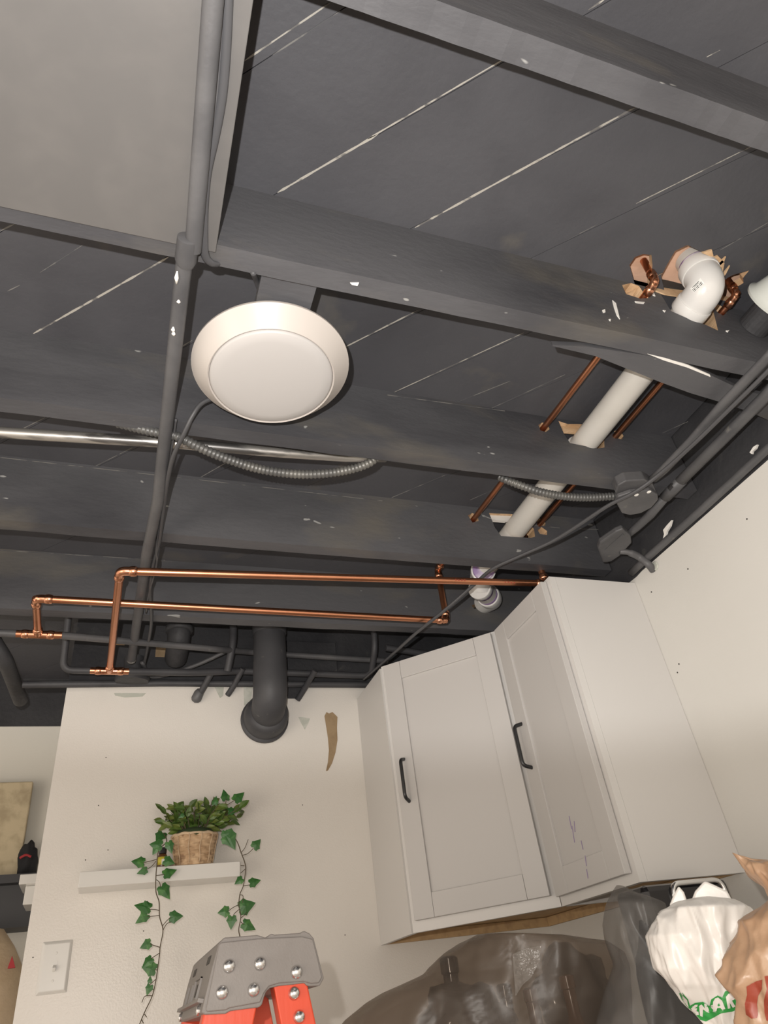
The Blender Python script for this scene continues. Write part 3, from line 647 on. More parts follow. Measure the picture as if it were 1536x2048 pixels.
# ------------------------------------------------------------------ cabinets
XL, YF, XJ, YJ, YP, ZT, ZB = .765, 1.992, 1.053, 1.704, 1.378, .912, .156
n1 = np.array([-1, -1, 0]) / math.sqrt(2); u1 = np.array([1, -1, 0]) / math.sqrt(2)
def shaker(par, O, u, n, w, h, hu, hz, sw=.058, th=.019):
    """door whose face lies th in front of O; part door > stile, rail, panel, handle"""
    z = np.array([0, 0, 1.0])
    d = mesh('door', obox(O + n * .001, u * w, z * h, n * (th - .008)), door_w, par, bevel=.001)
    f = O + n * (th - .008)
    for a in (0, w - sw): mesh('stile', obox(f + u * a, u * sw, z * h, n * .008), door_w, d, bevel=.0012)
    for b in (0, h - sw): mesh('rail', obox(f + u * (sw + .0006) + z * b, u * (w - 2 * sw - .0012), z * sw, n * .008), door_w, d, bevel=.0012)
    p = O + u * hu + z * hz + n * th
    L = .060
    mesh('handle', tube(fillet([p - z * L - n * .001, p - z * L + z * .007 + n * .026, p + z * L - z * .007 + n * .026, p + z * L - n * .001], .012, 5), .0052, 10), blk_metal, d, smooth=True, auto=50)
    return d
t = thing('corner_wall_cabinet', 'white diagonal corner cabinet with one wide door, left of pair', 'cabinet', (1.0, 2.0, ZB), 'white wall cabinets')
mesh('side_panel', box(XL, XL + .016, YF + .019 * .7, YB - .001, ZB, ZT), cab_w, t)
cd = math.sqrt(2) * (XJ - XL)
O1 = np.array([XL, YF, ZB])
fr = lambda a0, a1, z0, z1: obox(O1 + u1 * a0 + (0, 0, z0), u1 * (a1 - a0), (0, 0, z1 - z0), -n1 * .019)
HC = ZT - ZB
mesh('face_stile', fr(0, .042, 0, HC), cab_w, t); mesh('face_stile', fr(cd - .042, cd, 0, HC), cab_w, t)
mesh('face_rail', fr(.042, cd - .042, 0, .042), cab_w, t); mesh('face_rail', fr(.042, cd - .042, HC - .042, HC), cab_w, t)
pent = lambda z, e=0: [np.array(p) for p in ((XL + .016, YB - .002, z), (XL + .016, YF + .012, z), (XJ + .004, YJ + .02, z), (XW - .002, YJ + .02, z), (XW - .002, YB - .002, z))]
mesh('top_board', extrude(pent(ZT - .014), (0, 0, .012)), cab_w, t)
mesh('bottom_board', extrude(pent(ZB + .026), (0, 0, .012)), fibre, t)
mesh('hanging_rail', box(XL + .017, XW - .002, YB - .016, YB - .0025, ZB, ZB + .025), fibre, t)
mesh('hanging_rail', box(XW - .016, XW - .0025, YJ + .02, YB - .017, ZB, ZB + .025), fibre, t)
def facehit(pix, O, n): return onP(pix[0], pix[1], O, n)
hp = facehit((815, 1557), O1 + n1 * .03, n1); hu = np.dot(hp - O1, u1); hz = hp[2] - ZB
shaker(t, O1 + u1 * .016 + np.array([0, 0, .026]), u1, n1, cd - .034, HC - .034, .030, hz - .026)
t = thing('wall_cabinet', 'narrow white wall cabinet against the right wall, purple pen marks on door', 'cabinet', (1.2, 1.54, ZB), 'white wall cabinets')
mesh('side_panel', box(XJ + .022, XW - .001, YP, YP + .016, ZB, ZT), cab_w, t)
mesh('side_panel', box(XJ + .022, XW - .001, YJ - .002, YJ + .012, ZB, ZT), cab_w, t)
mesh('top_board', box(XJ + .022, XW - .002, YP + .017, YJ - .003, ZT - .014, ZT - .002), cab_w, t)
mesh('bottom_board', box(XJ + .022, XW - .002, YP + .017, YJ - .003, ZB + .024, ZB + .036), fibre, t)
mesh('hanging_rail', box(XW - .016, XW - .002, YP + .017, YJ - .003, ZB + .001, ZB + .023), fibre, t)
O2 = np.array([XJ, YJ, ZB]); u2 = np.array([0, -1.0, 0]); n2 = np.array([-1.0, 0, 0]); w2 = YJ - YP
fr2 = lambda a0, a1, z0, z1: box(XJ + .002, XJ + .0215, YJ - a1, YJ - a0, ZB + z0, ZB + z1)
mesh('face_stile', fr2(0, .042, 0, HC), cab_w, t); mesh('face_stile', fr2(w2 - .042, w2, 0, HC), cab_w, t)
mesh('face_rail', fr2(.042, w2 - .042, 0, .042), cab_w, t); mesh('face_rail', fr2(.042, w2 - .042, HC - .042, HC), cab_w, t)
hp = facehit((1048, 1490), O2 + n2 * .028, n2); hz2 = hp[2] - ZB
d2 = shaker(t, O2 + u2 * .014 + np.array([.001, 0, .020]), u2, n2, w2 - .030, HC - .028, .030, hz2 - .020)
for a, b in [((1138, 1632), (1143, 1658)), ((1144, 1652), (1149, 1685)), ((1148, 1642), (1150, 1664)), ((1162, 1681), (1166, 1699)), ((1170, 1711), (1173, 1732)), ((1173, 1738), (1176, 1757))]:
    x = XJ - .0125 if b[1] < 1725 else XJ - .0195
    p, q = onX(*a, x), onX(*b, x); mesh('pen_mark', obox(p, q - p, (0, .0014, 0), (.0006, 0, 0)), ink, d2)

# ------------------------------------------------------------------ wall shelf, plant, little bottle
SY = 2.175
zt = onY(320, 1733, SY)[2]; zb = zt - .038
t = thing('wall_shelf', 'white floating shelf on the back wall under the basket plant', 'shelf', (.125, YB, zb))
mesh('shelf_board', box(-.085, .337, SY, YB - .0005, zb, zt), plastic_w, t, bevel=.0015)
bx, by = .2115, 2.215
pl0 = thing('basket_plant', 'artificial green plant with trailing ivy in a woven basket on shelf', 'plant', (bx, by, zt))
# woven basket
rows, ar = 9, 72; V, Fc = [], []; hb = .082
ns = 44
for i in range(ns + 1):
    f_ = i / ns; z = zt + .0005 + hb * f_; r0 = .0480 + .0145 * f_
    row = int(f_ * rows * .999); ph = (f_ * rows) % 1.0
    for k in range(ar):
        th = 2 * math.pi * k / ar
        w = .0026 * math.sin(9 * th + math.pi * (row % 2)) * math.sin(math.pi * ph) + .0022 * math.sin(math.pi * ph) + .0012 * noise.noise((k * .4, row * 3.1, 1.7))
        V.append((bx + (r0 + w) * math.cos(th), by + .8 * (r0 + w) * math.sin(th), z))
for i in range(ns):
    for k in range(ar): Fc.append((i * ar + k, i * ar + (k + 1) % ar, (i + 1) * ar + (k + 1) % ar, (i + 1) * ar + k))
Fc.append(tuple(range(ar)))
bk = mesh('basket', (V, Fc), basket_m, pl0, smooth=True)
rim = [(bx + .0635 * math.cos(a), by + .8 * .0635 * math.sin(a), zt + hb - .001 + .0012 * math.sin(11 * a)) for a in np.linspace(0, 2 * math.pi, 60)]
mesh('rim_strand', tube(rim, .0042, 8), basket_l, bk, smooth=True)
for k in range(12):
    a = 2 * math.pi * k / 12 + .2
    mesh('stake_strand', tube([(bx + (.0488 + .0145 * s + .0045) * math.cos(a + .03 * math.sin(9 * s)), by + .8 * (.0488 + .0145 * s + .0045) * math.sin(a), zt + .004 + hb * .93 * s) for s in np.linspace(0, 1, 10)], .0012, 6), basket_l, bk, smooth=True)
mesh('foliage_core', lathe([(.045, -.012), (.056, .002), (.050, .012), (.030, .018), (.01, .020)], (bx, by, zt + hb), (0, 0, 1), 20), soil, pl0, smooth=True)
# leaf meshes
def leaf_mesh(kind):
    if kind == 'oval': out = [(0, 0), (.16, .14), (.36, .22), (.6, .20), (.82, .11), (1.0, 0)]
    V = []; Fc = []
    for x, w in out: V += [(x, -w, .07 * abs(w) * 4 + -.12 * x * x), (x, 0, -.12 * x * x), (x, w, .07 * abs(w) * 4 - .12 * x * x)]
    for i in range(len(out) - 1):
        k = 3 * i; Fc += [(k, k + 1, k + 4, k + 3), (k + 1, k + 2, k + 5, k + 4)]
    return V, Fc
def ivy_mesh():
    o = [(0, 0), (-.13, .16), (-.08, .36), (.10, .37), (.30, .47), (.46, .32), (.74, .17), (1.0, 0)]
    pts = o + [(x, -y) for x, y in o[-2:0:-1]]
    V = [(.32, 0, .05)] + [(x, y, -.05 * abs(y) - .06 * x * x) for x, y in pts]; n = len(pts)
    return V, [(0, 1 + i, 1 + (i + 1) % n) for i in range(n)]
def mk(vf, m, nm):
    me = bpy.data.meshes.new(nm); me.from_pydata(vf[0], [], vf[1]); me.materials.append(m); return me
me_a, me_b, me_i = mk(leaf_mesh('oval'), leaf_a, 'leaf'), mk(leaf_mesh('oval'), leaf_b, 'leaf'), mk(ivy_mesh(), ivy_m, 'ivy_leaf')
def put_leaf(me, name, par, p, direc, nrm, s, wid=1.0):
    o = bpy.data.objects.new(name, me); COL.objects.link(o); o.parent = par
    x = Vector(direc).normalized(); z = Vector(nrm); z = (z - x * z.dot(x)).normalized(); y = z.cross(x)
    m = Matrix((x * s, y * s * wid, z * s)).transposed().to_4x4(); b = LOC[par.name]
    m.translation = Vector(np.asarray(p, float) - b); o.matrix_local = m; return o
rnd = random.Random(11)
stems_v = []
for k in range(46):
    a = rnd.uniform(0, 2 * math.pi); tilt = rnd.uniform(.1, 1.05); L = rnd.uniform(.045, .098) * (1.15 if math.cos(a) > .2 else 1.0)
    dx, dy = math.cos(a) * math.sin(tilt) * 1.25, math.sin(a) * math.sin(tilt) * .62
    base = np.array([bx + .03 * math.cos(a), by + .02 * math.sin(a), zt + hb])
    tip = base + np.array([dx, dy, math.cos(tilt)]) * L + np.array([0, 0, .004])
    tip[1] = min(tip[1], YB - .02)
    stems_v.append(tube([base, (base + tip) / 2 + (0, 0, .006), tip], .0011, 5))
    for j in range(5):
        f_ = .35 + .16 * j; p = base + (tip - base) * min(1, f_)
        d = np.array([rnd.uniform(-1, 1) + dx * .8, rnd.uniform(-.9, .35), rnd.uniform(-.25, .9)])
        if p[1] > YB - .045: d[1] = -abs(d[1])
        put_leaf(me_a if rnd.random() < .66 else me_b, 'leaf', pl0, p, d, (rnd.uniform(-.4, .4), -1, rnd.uniform(-.1, .9)), rnd.uniform(.026, .038), rnd.uniform(.95, 1.3))
sm = mesh('stems', join(*stems_v), stem_m, pl0); sm['kind'] = 'stuff'
VY = 2.158
def zp(u, v, y=VY): return onY(240 + u * .2083, 1700 + v * .2083, y)
def z2(u, v, y=VY): return onY(250 + u * .1888, 1560 + v * .1888, y)
def ivy(par, c, tip, s, y=VY):
    """leaf with base pixel c pointing to pixel tip"""
    d = tip - c
    L = np.linalg.norm(d)
    put_leaf(me_i, 'leaf', par, c, d, (rnd.uniform(-.35, .35), -1, rnd.uniform(-.15, .4)), L, rnd.uniform(.85, 1.15))
def vine(name, pts, leaves, twigs, label=None):
    o = mesh(name, join(tube(smoothpath(pts, 6), .00135, 6), *[tube(smoothpath(q, 5), .0010, 5) for q in twigs]), stem_m, pl0, smooth=True)
    for c, tip in leaves: ivy(o, c, tip, 1)
    return o
vine('vine', [z2(410, 560, 2.19), z2(440, 650, 2.17), z2(360, 740), zp(357, 90), zp(355, 130), zp(345, 250), zp(345, 400), zp(375, 500), zp(380, 640), zp(412, 770), zp(385, 930), zp(380, 1000), zp(360, 1150), zp(345, 1250), zp(310, 1400), zp(235, 1560), zp(185, 1680)],
     [(zp(225, 120), zp(106, 105)), (zp(255, 190), zp(160, 228)), (zp(425, 235), zp(547, 185)), (zp(400, 350), zp(482, 472)), (zp(285, 560), zp(135, 525)), (zp(262, 620), zp(145, 708)), (zp(485, 645), zp(610, 632)),
      (zp(290, 890), zp(188, 945)), (zp(300, 1040), zp(205, 1140)), (zp(335, 1150), zp(205, 1120)), (zp(285, 1275), zp(290, 1205)), (zp(290, 1300), zp(255, 1400)), (zp(240, 590), zp(240, 480)),
      (z2(400, 560, 2.19), z2(330, 660, 2.17)), (z2(385, 690), z2(255, 680)), (z2(350, 700), z2(290, 795)), (z2(460, 660), z2(500, 780)), (z2(420, 850), z2(530, 885))],
     [[zp(355, 88), zp(300, 105), zp(225, 122)], [zp(345, 110), zp(300, 160), zp(250, 190)], [zp(350, 245), zp(425, 235)], [zp(348, 285), zp(378, 310), zp(390, 360)], [zp(375, 582), zp(340, 572), zp(285, 570)],
      [zp(378, 628), zp(320, 635), zp(262, 640)], [zp(405, 735), zp(440, 690), zp(485, 645)], [zp(412, 772), zp(450, 710), zp(492, 690)], [zp(385, 935), zp(290, 905)], [zp(380, 990), zp(300, 1042)], [zp(360, 1152), zp(335, 1150)],
      [zp(348, 1238), zp(300, 1280), zp(285, 1300)], [zp(325, 1345), zp(290, 1325)], [zp(310, 1400), zp(240, 1405), zp(210, 1465)], [zp(235, 1575), zp(255, 1605)], [zp(205, 1620), zp(225, 1665)]])
vine('vine', [z2(1010, 540, 2.19), z2(1100, 560, 2.17), z2(1180, 640), z2(1230, 770), zp(1200, 130), zp(1205, 200), zp(1185, 340), zp(1150, 430), zp(1142, 540), zp(1160, 640), zp(1140, 760), zp(1150, 830)],
     [(zp(1172, 275), zp(1098, 330)), (zp(1250, 320), zp(1355, 285)), (zp(1155, 560), zp(1305, 505)), (zp(1040, 585), zp(935, 605)), (zp(1075, 640), zp(1063, 768)), (zp(1185, 705), zp(1305, 765)),
      (z2(1365, 715), z2(1440, 625)), (z2(1080, 560), z2(1170, 740)), (z2(1060, 540), z2(1065, 640)), (z2(1050, 610), z2(1120, 700)), (z2(1070, 210, 2.18), z2(1045, 95, 2.18)), (z2(1165, 215, 2.18), z2(1265, 125, 2.18)), (z2(1100, 330, 2.18), z2(1200, 320, 2.18)), (z2(950, 260, 2.17), z2(968, 165, 2.17)), (z2(620, 370, 2.17), z2(565, 400, 2.17))],
     [[zp(1195, 152), zp(1158, 150)], [zp(1200, 185), zp(1160, 222)], [zp(1185, 345), zp(1250, 335)], [zp(1150, 430), zp(1180, 440), zp(1178, 510)], [zp(1142, 525), zp(1090, 550), zp(1042, 585)], [zp(1145, 570), zp(1100, 610), zp(1085, 645)],
      [zp(1160, 655), zp(1200, 620), zp(1215, 600)], [zp(1158, 690), zp(1187, 712)], [z2(1235, 800), z2(1300, 780), z2(1360, 725)], [z2(1225, 775), z2(1270, 720), z2(1305, 630)], [z2(1040, 400, 2.18), z2(1060, 280, 2.18), z2(1075, 200, 2.18)], [z2(1060, 280, 2.18), z2(1120, 240, 2.18), z2(1170, 212, 2.18)]])
# small bottle
c = onY(324, 1728, 2.20); c = np.array([c[0], 2.205, zt])
t = thing('small_bottle', 'tiny bottle with yellow label left of the basket on shelf', 'bottle', c)
mesh('glass', lathe([(.0115, 0), (.0125, .002), (.0125, .030), (.012, .034), (.008, .037)], c, (0, 0, 1), 20), bot_amber, t, smooth=True)
mesh('label', lathe([(.0128, .008), (.0128, .028)], c, (0, 0, 1), 20), label_y, t, smooth=True)
mesh('label_panel', box(c[0] - .002, c[0] + .008, c[1] - .0134, c[1] - .0120, zt + .009, zt + .022), label_w, t)
mesh('cap', lathe([(.0095, .037), (.0105, .038), (.0105, .052), (.009, .053)], c, (0, 0, 1), 20), blk_metal, t, smooth=True, auto=40)

# light switch
a = onY(85, 1883, YB); b = onY(132, 1990, YB)
sx0, sx1, sz0, sz1 = -.157, -.083, .130, .247
t = thing('light_switch', 'white toggle light switch plate low on the back wall', 'switch', ((sx0 + sx1) / 2, YB, sz0))
def bevplate(x0, x1, z0, z1, y, d, e):
    v = [(x0, y, z0), (x1, y, z0), (x1, y, z1), (x0, y, z1), (x0 + e, y - d, z0 + e), (x1 - e, y - d, z0 + e), (x1 - e, y - d, z1 - e), (x0 + e, y - d, z1 - e)]
    return v, [(0, 1, 5, 4), (1, 2, 6, 5), (2, 3, 7, 6), (3, 0, 4, 7), (4, 5, 6, 7), (0, 3, 2, 1)]
mesh('plate', bevplate(sx0, sx1, sz0, sz1, YB - .0004, .0055, .007), plastic_w, t, bevel=.0015)
mx, mz = (sx0 + sx1) / 2, (sz0 + sz1) / 2
mesh('toggle_frame', box(mx - .0055, mx + .0055, YB - .0066, YB - .005, mz - .0125, mz + .0125), plastic_w, t)
mesh('toggle', obox((mx - .004, YB - .006, mz - .004), (.008, 0, 0), (0, -.010, -.007), (0, -.003, .008)), plastic_w, t, bevel=.001)
for dz in (.030, -.030): mesh('screw', lathe([(.003, 0), (.0026, -.001), (.001, -.0012)], (mx, YB - .0058, mz + dz), (0, 1, 0), 12), plastic_w, t)

# ------------------------------------------------------------------ step ladder
LY = 1.05; LW = .305
def lq(u, v, dy=0.0): p = onY(340 + u * .22135, 1840 + v * .22128, LY); return np.array([p[0], LY + dy, p[2]])
t = thing('step_ladder', 'orange fibreglass step ladder with grey riveted cap', 'ladder', (.30, LY + LW / 2, -H))
prof = [(490, 158), (640, 147), (790, 135), (830, 147), (862, 158), (885, 146), (905, 127), (925, 123), (945, 132), (1180, 116), (1195, 102), (1220, 100), (1262, 120), (1300, 165), (1345, 340), (1392, 525), (1355, 595), (1265, 600), (1235, 592), (1215, 570), (1100, 585), (985, 596), (905, 615), (868, 648), (850, 700), (832, 765), (805, 790), (700, 802), (545, 822), (500, 848), (315, 856), (285, 835), (330, 640), (380, 430), (440, 210)]
P = [lq(u, v) for u, v in prof]
mesh('cap', extrude(P, (0, LW, 0)), lad_grey, t, bevel=.003)
# raised side face
cen = np.mean(P, axis=0)
inner = [(460, 205), (800, 170), (1190, 152), (1285, 175), (1330, 350), (1368, 520), (1340, 570), (1270, 575), (1200, 555), (980, 572), (890, 600), (845, 660), (810, 745), (540, 795), (500, 815), (335, 830), (322, 812), (400, 430), (440, 225)]
mesh('cap_face', extrude([lq(u, v, -.0035) for u, v in inner], (0, .004, 0)), lad_grey, t, bevel=.0012)
for u, v in ((530, 420), (808, 398), (1137, 473), (467, 658), (751, 634)):
    p = lq(u, v, -.003); mesh('rivet', lathe([(.0078, 0), (.0076, -.002), (.0060, -.0050), (.0030, -.0068), (.0005, -.0072)], p, (0, 1, 0), 20), rivet, t, smooth=True)
# front face slots and ribs of the cap (faces -X)
def fq(f_, g): # f: 0 top..1 bottom along front edge, g: 0..1 across the cap
    p = lq(440 + (285 - 440) * f_, 210 + (835 - 210) * f_); return np.array([p[0], LY + LW * g, p[2]])
nx = np.array([-.97, 0, .24])
def fbox(f0, f1, g0, g1, d, m, nm): 
    o = fq(f0, g0); mesh(nm, obox(o + nx * .0002, fq(f1, g0) - o, fq(f0, g1) - o, nx * d), m, t)
fbox(.12, .24, .16, .26, .0012, dark_hole, 'slot'); fbox(.15, .27, .70, .80, .0012, dark_hole, 'slot')
fbox(.40, .78, .30, .315, .003, lad_grey, 'rib'); fbox(.40, .78, .52, .535, .003, lad_grey, 'rib'); fbox(.40, .42, .30, .53, .003, lad_grey, 'rib'); fbox(.76, .78, .30, .53, .003, lad_grey, 'rib')
fbox(.45, .80, .62, .635, .003, lad_grey, 'rib'); fbox(.45, .80, .80, .815, .003, lad_grey, 'rib'); fbox(.80, .86, .03, .97, .007, lad_grey, 'lip')
fbox(.50, .70, .38, .42, .002, dark_hole, 'slot')
for i, g in enumerate((.10, .90)):
    p = fq(.95, g); mesh('front_bolt', lathe([(.006, 0), (.006, .002), (.003, .004)], p, nx, 12), rivet, t)
# rails
def rail(name, top0, top1, foot0, foot1, y0, th):
    v = [(top0[0], y0, top0[1]), (top1[0], y0, top1[1]), (foot1, y0, -H + .03), (foot0, y0, -H + .03)]
    return mesh(name, extrude(v, (0, th, 0)), lad_orange, t, bevel=.002)
a = lq(300, 800); b = lq(815, 770); zt1 = a[2]
fl0 = a[0] - .0; fl1 = b[0]
for y0 in (LY + .004, LY + LW - .032):
    rl = rail('front_rail', (a[0] + .006, a[2] + .012), (b[0] - .002, b[2] + .005), a[0] - .30, a[0] - .22, y0, .028)
    mesh('rail_foot', box(a[0] - .31, a[0] - .21, y0 - .003, y0 + .031, -H, -H + .035), lad_dark, rl)
c0 = lq(935, 560); c1 = lq(1240, 540)
for y0 in (LY + .003, LY + LW - .031):
    rl = rail('rear_rail', (c0[0], c0[2]), (c1[0], c1[2]), c0[0] + .235, c0[0] + .285, y0, .028)
    mesh('rail_foot', box(c0[0] + .225, c0[0] + .295, y0 - .003, y0 + .031, -H, -H + .035), lad_dark, rl)
for u, v in ((1127, 662), (1172, 875)):
    p = lq(u, v, .0028); mesh('rivet', lathe([(.0076, 0), (.0072, -.002), (.0055, -.005), (.0025, -.0066), (.0005, -.007)], p, (0, 1, 0), 20), rivet, t, smooth=True)
# steps (below the frame)
for k in range(3):
    z = zt1 - .28 - k * .29; s = (zt1 - z) / (zt1 + H); x = a[0] + .02 - .27 * s
    mesh('step', box(x, x + .085, LY + .032, LY + LW - .033, z, z + .022), lad_grey, t, bevel=.002)
for k in range(2):
    z = zt1 - .45 - k * .4; s = (zt1 - z) / (zt1 + H); x = c0[0] + .01 + .235 * s
    mesh('brace', box(x, x + .03, LY + .031, LY + LW - .032, z, z + .02), lad_grey, t)

# ------------------------------------------------------------------ worktop and appliance under the cabinets
t = thing('base_cabinet', 'worktop on base unit under the bags, below the white wall cabinets', 'cabinet', (1.02, 1.55, -H))
mesh('carcass', box(.68, XW - .003, .78, YB - .003, -H, -.285), cab_w, t)
mesh('worktop', box(.66, XW - .002, .74, YB - .002, -.285, -.25), count_m, t, bevel=.003)
t = thing('black_appliance', 'glossy black appliance with bright metal frame behind the white bag', 'appliance', (1.08, 1.45, -.25))
mesh('body', box(1.000, 1.215, 1.303, 1.405, -.25, .142), bot_dark, t, bevel=.012)
mesh('door_frame', tube(fillet([(1.066, 1.300, -.20), (1.066, 1.300, .1385), (1.196, 1.300, .1385), (1.196, 1.300, -.20)], .022), .0055, 10), chrome, t, smooth=True)
mesh('front_panel', box(1.073, 1.189, 1.2985, 1.304, -.20, .130), bot_dark, t)

# ------------------------------------------------------------------ bags
def bag(name, pix, uc, dist, depth, low, mats, label, amp=.010, nu=96, nv=80, seed=0.0, fs=16.0, sharp=1.0):
    """pix: silhouette rows (left pixel, right pixel) measured on the upright plane that faces the bag; low: (height, width scale) rows down to the worktop"""
    d0 = ray(uc, 1950); n = np.array([d0[0], d0[1], 0]); n /= np.linalg.norm(n); C = n * dist
    rows = [(onP(*l, C, n), onP(*r, C, n)) for l, r in pix]
    l, r = rows[-1]; cx = (l + r) / 2; h = (r - l) / 2; h[2] = 0
    for z, k in low: c = np.array([cx[0], cx[1], z]); rows.append((c - h * k, c + h * k))
    Lp = np.array([a for a, b in rows]); Rp = np.array([b for a, b in rows])
    arc = np.concatenate([[0], np.cumsum(np.linalg.norm(np.diff((Lp + Rp) / 2, axis=0), axis=1) + .01)]); tt = np.linspace(0, arc[-1], nv)
    G = [np.array([np.interp(t_, arc, A_[:, k]) for k in range(3)]) for A_ in (Lp, Rp) for t_ in tt]
    V = []; Fc = []
    def crease(q):
        v = 0
        for f_, a_ in ((1.0, .75), (2.1, .36), (4.3, .13)):
            v += a_ * (.62 - abs(noise.noise(q * f_ + Vector((f_ * 7, 0, 0)))) * 2.6) * sharp
        return v + .8 * noise.noise(q * .45)
    for i in range(nv):
        A_, B_ = G[i], G[nv + i]; c = (A_ + B_) / 2; hw = (B_ - A_) / 2; w = np.linalg.norm(hw)
        dp = min(depth, w * .95 + .006)
        for k in range(nu):
            a = 2 * math.pi * k / nu; ca, sa = math.cos(a), math.sin(a)
            p = c + hw * ca - n * dp * sa
            o_ = hw / (w + 1e-9) * ca - n * sa
            q = Vector((p[0] * fs + seed, p[1] * fs - seed, p[2] * fs * .50)); q = q + noise.noise_vector(q * .6) * .55
            fade = min(1, (i + 2) / 8) * (1 if i < nv - 8 else (nv - 1 - i) / 8)
            p = p + o_ * amp * crease(q) * fade * (.45 + .55 * abs(sa))
            p[2] = max(p[2], -.2498)
            V.append(p)
    for i in range(nv - 1):
        for k in range(nu): Fc.append((i * nu + k, i * nu + (k + 1) % nu, (i + 1) * nu + (k + 1) % nu, (i + 1) * nu + k))
    Fc.append(tuple(range(nu))); Fc.append(tuple((nv - 1) * nu + k for k in range(nu)))
    o = mesh(name, (V, Fc), mats, smooth=True)
    o['label'] = label; o['category'] = 'bag'
    return o, BVHTree.FromPolygons([tuple(p) for p in V], Fc), C, n
gbag, gbv, GC, GN = bag('smoky_trash_bag', [((985, 1868), (1075, 1870)), ((955, 1872), (1160, 1876)), ((918, 1889), (1215, 1884)), ((880, 1918), (1245, 1905)), ((848, 1948), (1255, 1930)), ((770, 1985), (1260, 1970)), ((735, 2008), (1262, 2000)), ((685, 2046), (1264, 2048)), ((640, 2090), (1266, 2090))], 1000, 1.56, .095,
    [(-.12, 1.0), (-.18, .95), (-.235, .8), (-.2497, .7)], film_grey, 'large smoky see-through trash bag with bottles, below the corner cabinet', .013, 130, 100, 3.3, 7.5, 1.2)
dbag, _, DC, DN = bag('dark_trash_bag', [((1232, 1771), (1250, 1773)), ((1222, 1785), (1275, 1786)), ((1210, 1812), (1330, 1805)), ((1203, 1850), (1345, 1845)), ((1207, 1880), (1350, 1880)), ((1224, 1930), (1362, 1925)), ((1210, 1985), (1400, 1975)), ((1196, 2048), (1430, 2040)), ((1190, 2090), (1440, 2090))], 1300, 1.415, .048,
    [(-.16, 1.0), (-.235, .85), (-.2497, .75)], film_dark, 'upright dark grey trash bag with pale translucent folds, between two bags', .009, 110, 90, 9.1, 9.0, 1.2)
wbag, wbv, WC, WN = bag('white_shopping_bag', [((1372, 1800), (1424, 1793)), ((1350, 1805), (1462, 1798)), ((1320, 1822), (1495, 1815)), ((1300, 1852), (1516, 1842)), ((1290, 1873), (1527, 1866)), ((1300, 1905), (1527, 1905)), ((1312, 1938), (1522, 1940)), ((1348, 1975), (1517, 1985)), ((1385, 2022), (1512, 2025)), ((1408, 2060), (1505, 2060))], 1400, 1.275, .062,
    [(-.16, 1.05), (-.235, 1.0), (-.2497, .8)], bag_white, 'white plastic shopping bag with green outlined lettering', .0125, 170, 140, 1.7, 15.0, 1.35)
for q in ([(1338, 1812), (1346, 1792), (1357, 1771), (1368, 1784), (1372, 1795), (1378, 1815)], [(1378, 1812), (1390, 1782), (1409, 1761), (1430, 1770), (1455, 1782), (1470, 1812)]):
    P0 = [onP(u, v, WC - WN * .012, WN) for u, v in q]
    mesh('bag_handle', extrude(P0, WN * .022), bag_white, wbag, bevel=.003)
tbag, tbv, TC, TN = bag('tan_shopping_bag', [((1463, 1705), (1474, 1709)), ((1470, 1720), (1512, 1715)), ((1478, 1735), (1570, 1720)), ((1492, 1752), (1620, 1735)), ((1520, 1778), (1660, 1755)), ((1532, 1800), (1690, 1775)), ((1518, 1815), (1700, 1800)), ((1480, 1842), (1700, 1840)), ((1466, 1880), (1700, 1885)), ((1447, 1925), (1700, 1935)), ((1437, 1950), (1700, 1960)), ((1452, 1975), (1700, 1985)), ((1474, 2000), (1700, 2010)), ((1476, 2060), (1700, 2060))], 1560, 1.14, .050,
    [(-.14, 1.0), (-.235, .95), (-.2497, .8)], bag_tan, 'crumpled tan plastic shopping bag with red print at the right edge', .0115, 170, 140, 5.9, 17.0, 1.3)

# printed letters on the bags: polygons laid on the plastic
def print_poly(name, pix, m, par, bvh, off):
    # fan of small cells so that the print follows the folds
    bm = bmesh.new(); vs = [bm.verts.new((u, v, 0)) for u, v in pix]
    for tri in tessellate_polygon([[Vector((u, v, 0)) for u, v in pix]]): bm.faces.new([vs[i] for i in tri])
    for _ in range(3):
        es = [e for e in bm.edges if e.calc_length() > 5]
        if not es: break
        bmesh.ops.subdivide_edges(bm, edges=es, cuts=1); bmesh.ops.triangulate(bm, faces=bm.faces[:], quad_method='SHORT_EDGE', ngon_method='EAR_CLIP')
    bm.verts.index_update(); V = []; ok = True
    hit = [onto(bvh, v.co.x, v.co.y, off) for v in bm.verts]
    Fc = []
    good = [h for h in hit if h is not None]
    if not good: bm.free(); return None
    V = [h if h is not None else good[0] for h in hit]
    for f in bm.faces:
        ids = [v.index for v in f.verts]
        if all(hit[i] is not None for i in ids): Fc.append(ids)
    bm.free()
    return mesh(name, (V, Fc), m, par, smooth=True) if Fc else None
def L3(pts): return [(1180 + x * .2318, 1700 + y * .2318) for x, y in pts]
greens = [L3([(768, 1238), (795, 1232), (845, 1290), (862, 1345), (905, 1320), (975, 1310), (1030, 1350), (1045, 1290), (1100, 1255), (1140, 1275), (1165, 1220), (1220, 1205), (1290, 1230), (1290, 1370), (1225, 1395), (1130, 1410), (1060, 1450), (1000, 1480), (930, 1460), (870, 1395), (830, 1340), (790, 1290)])]
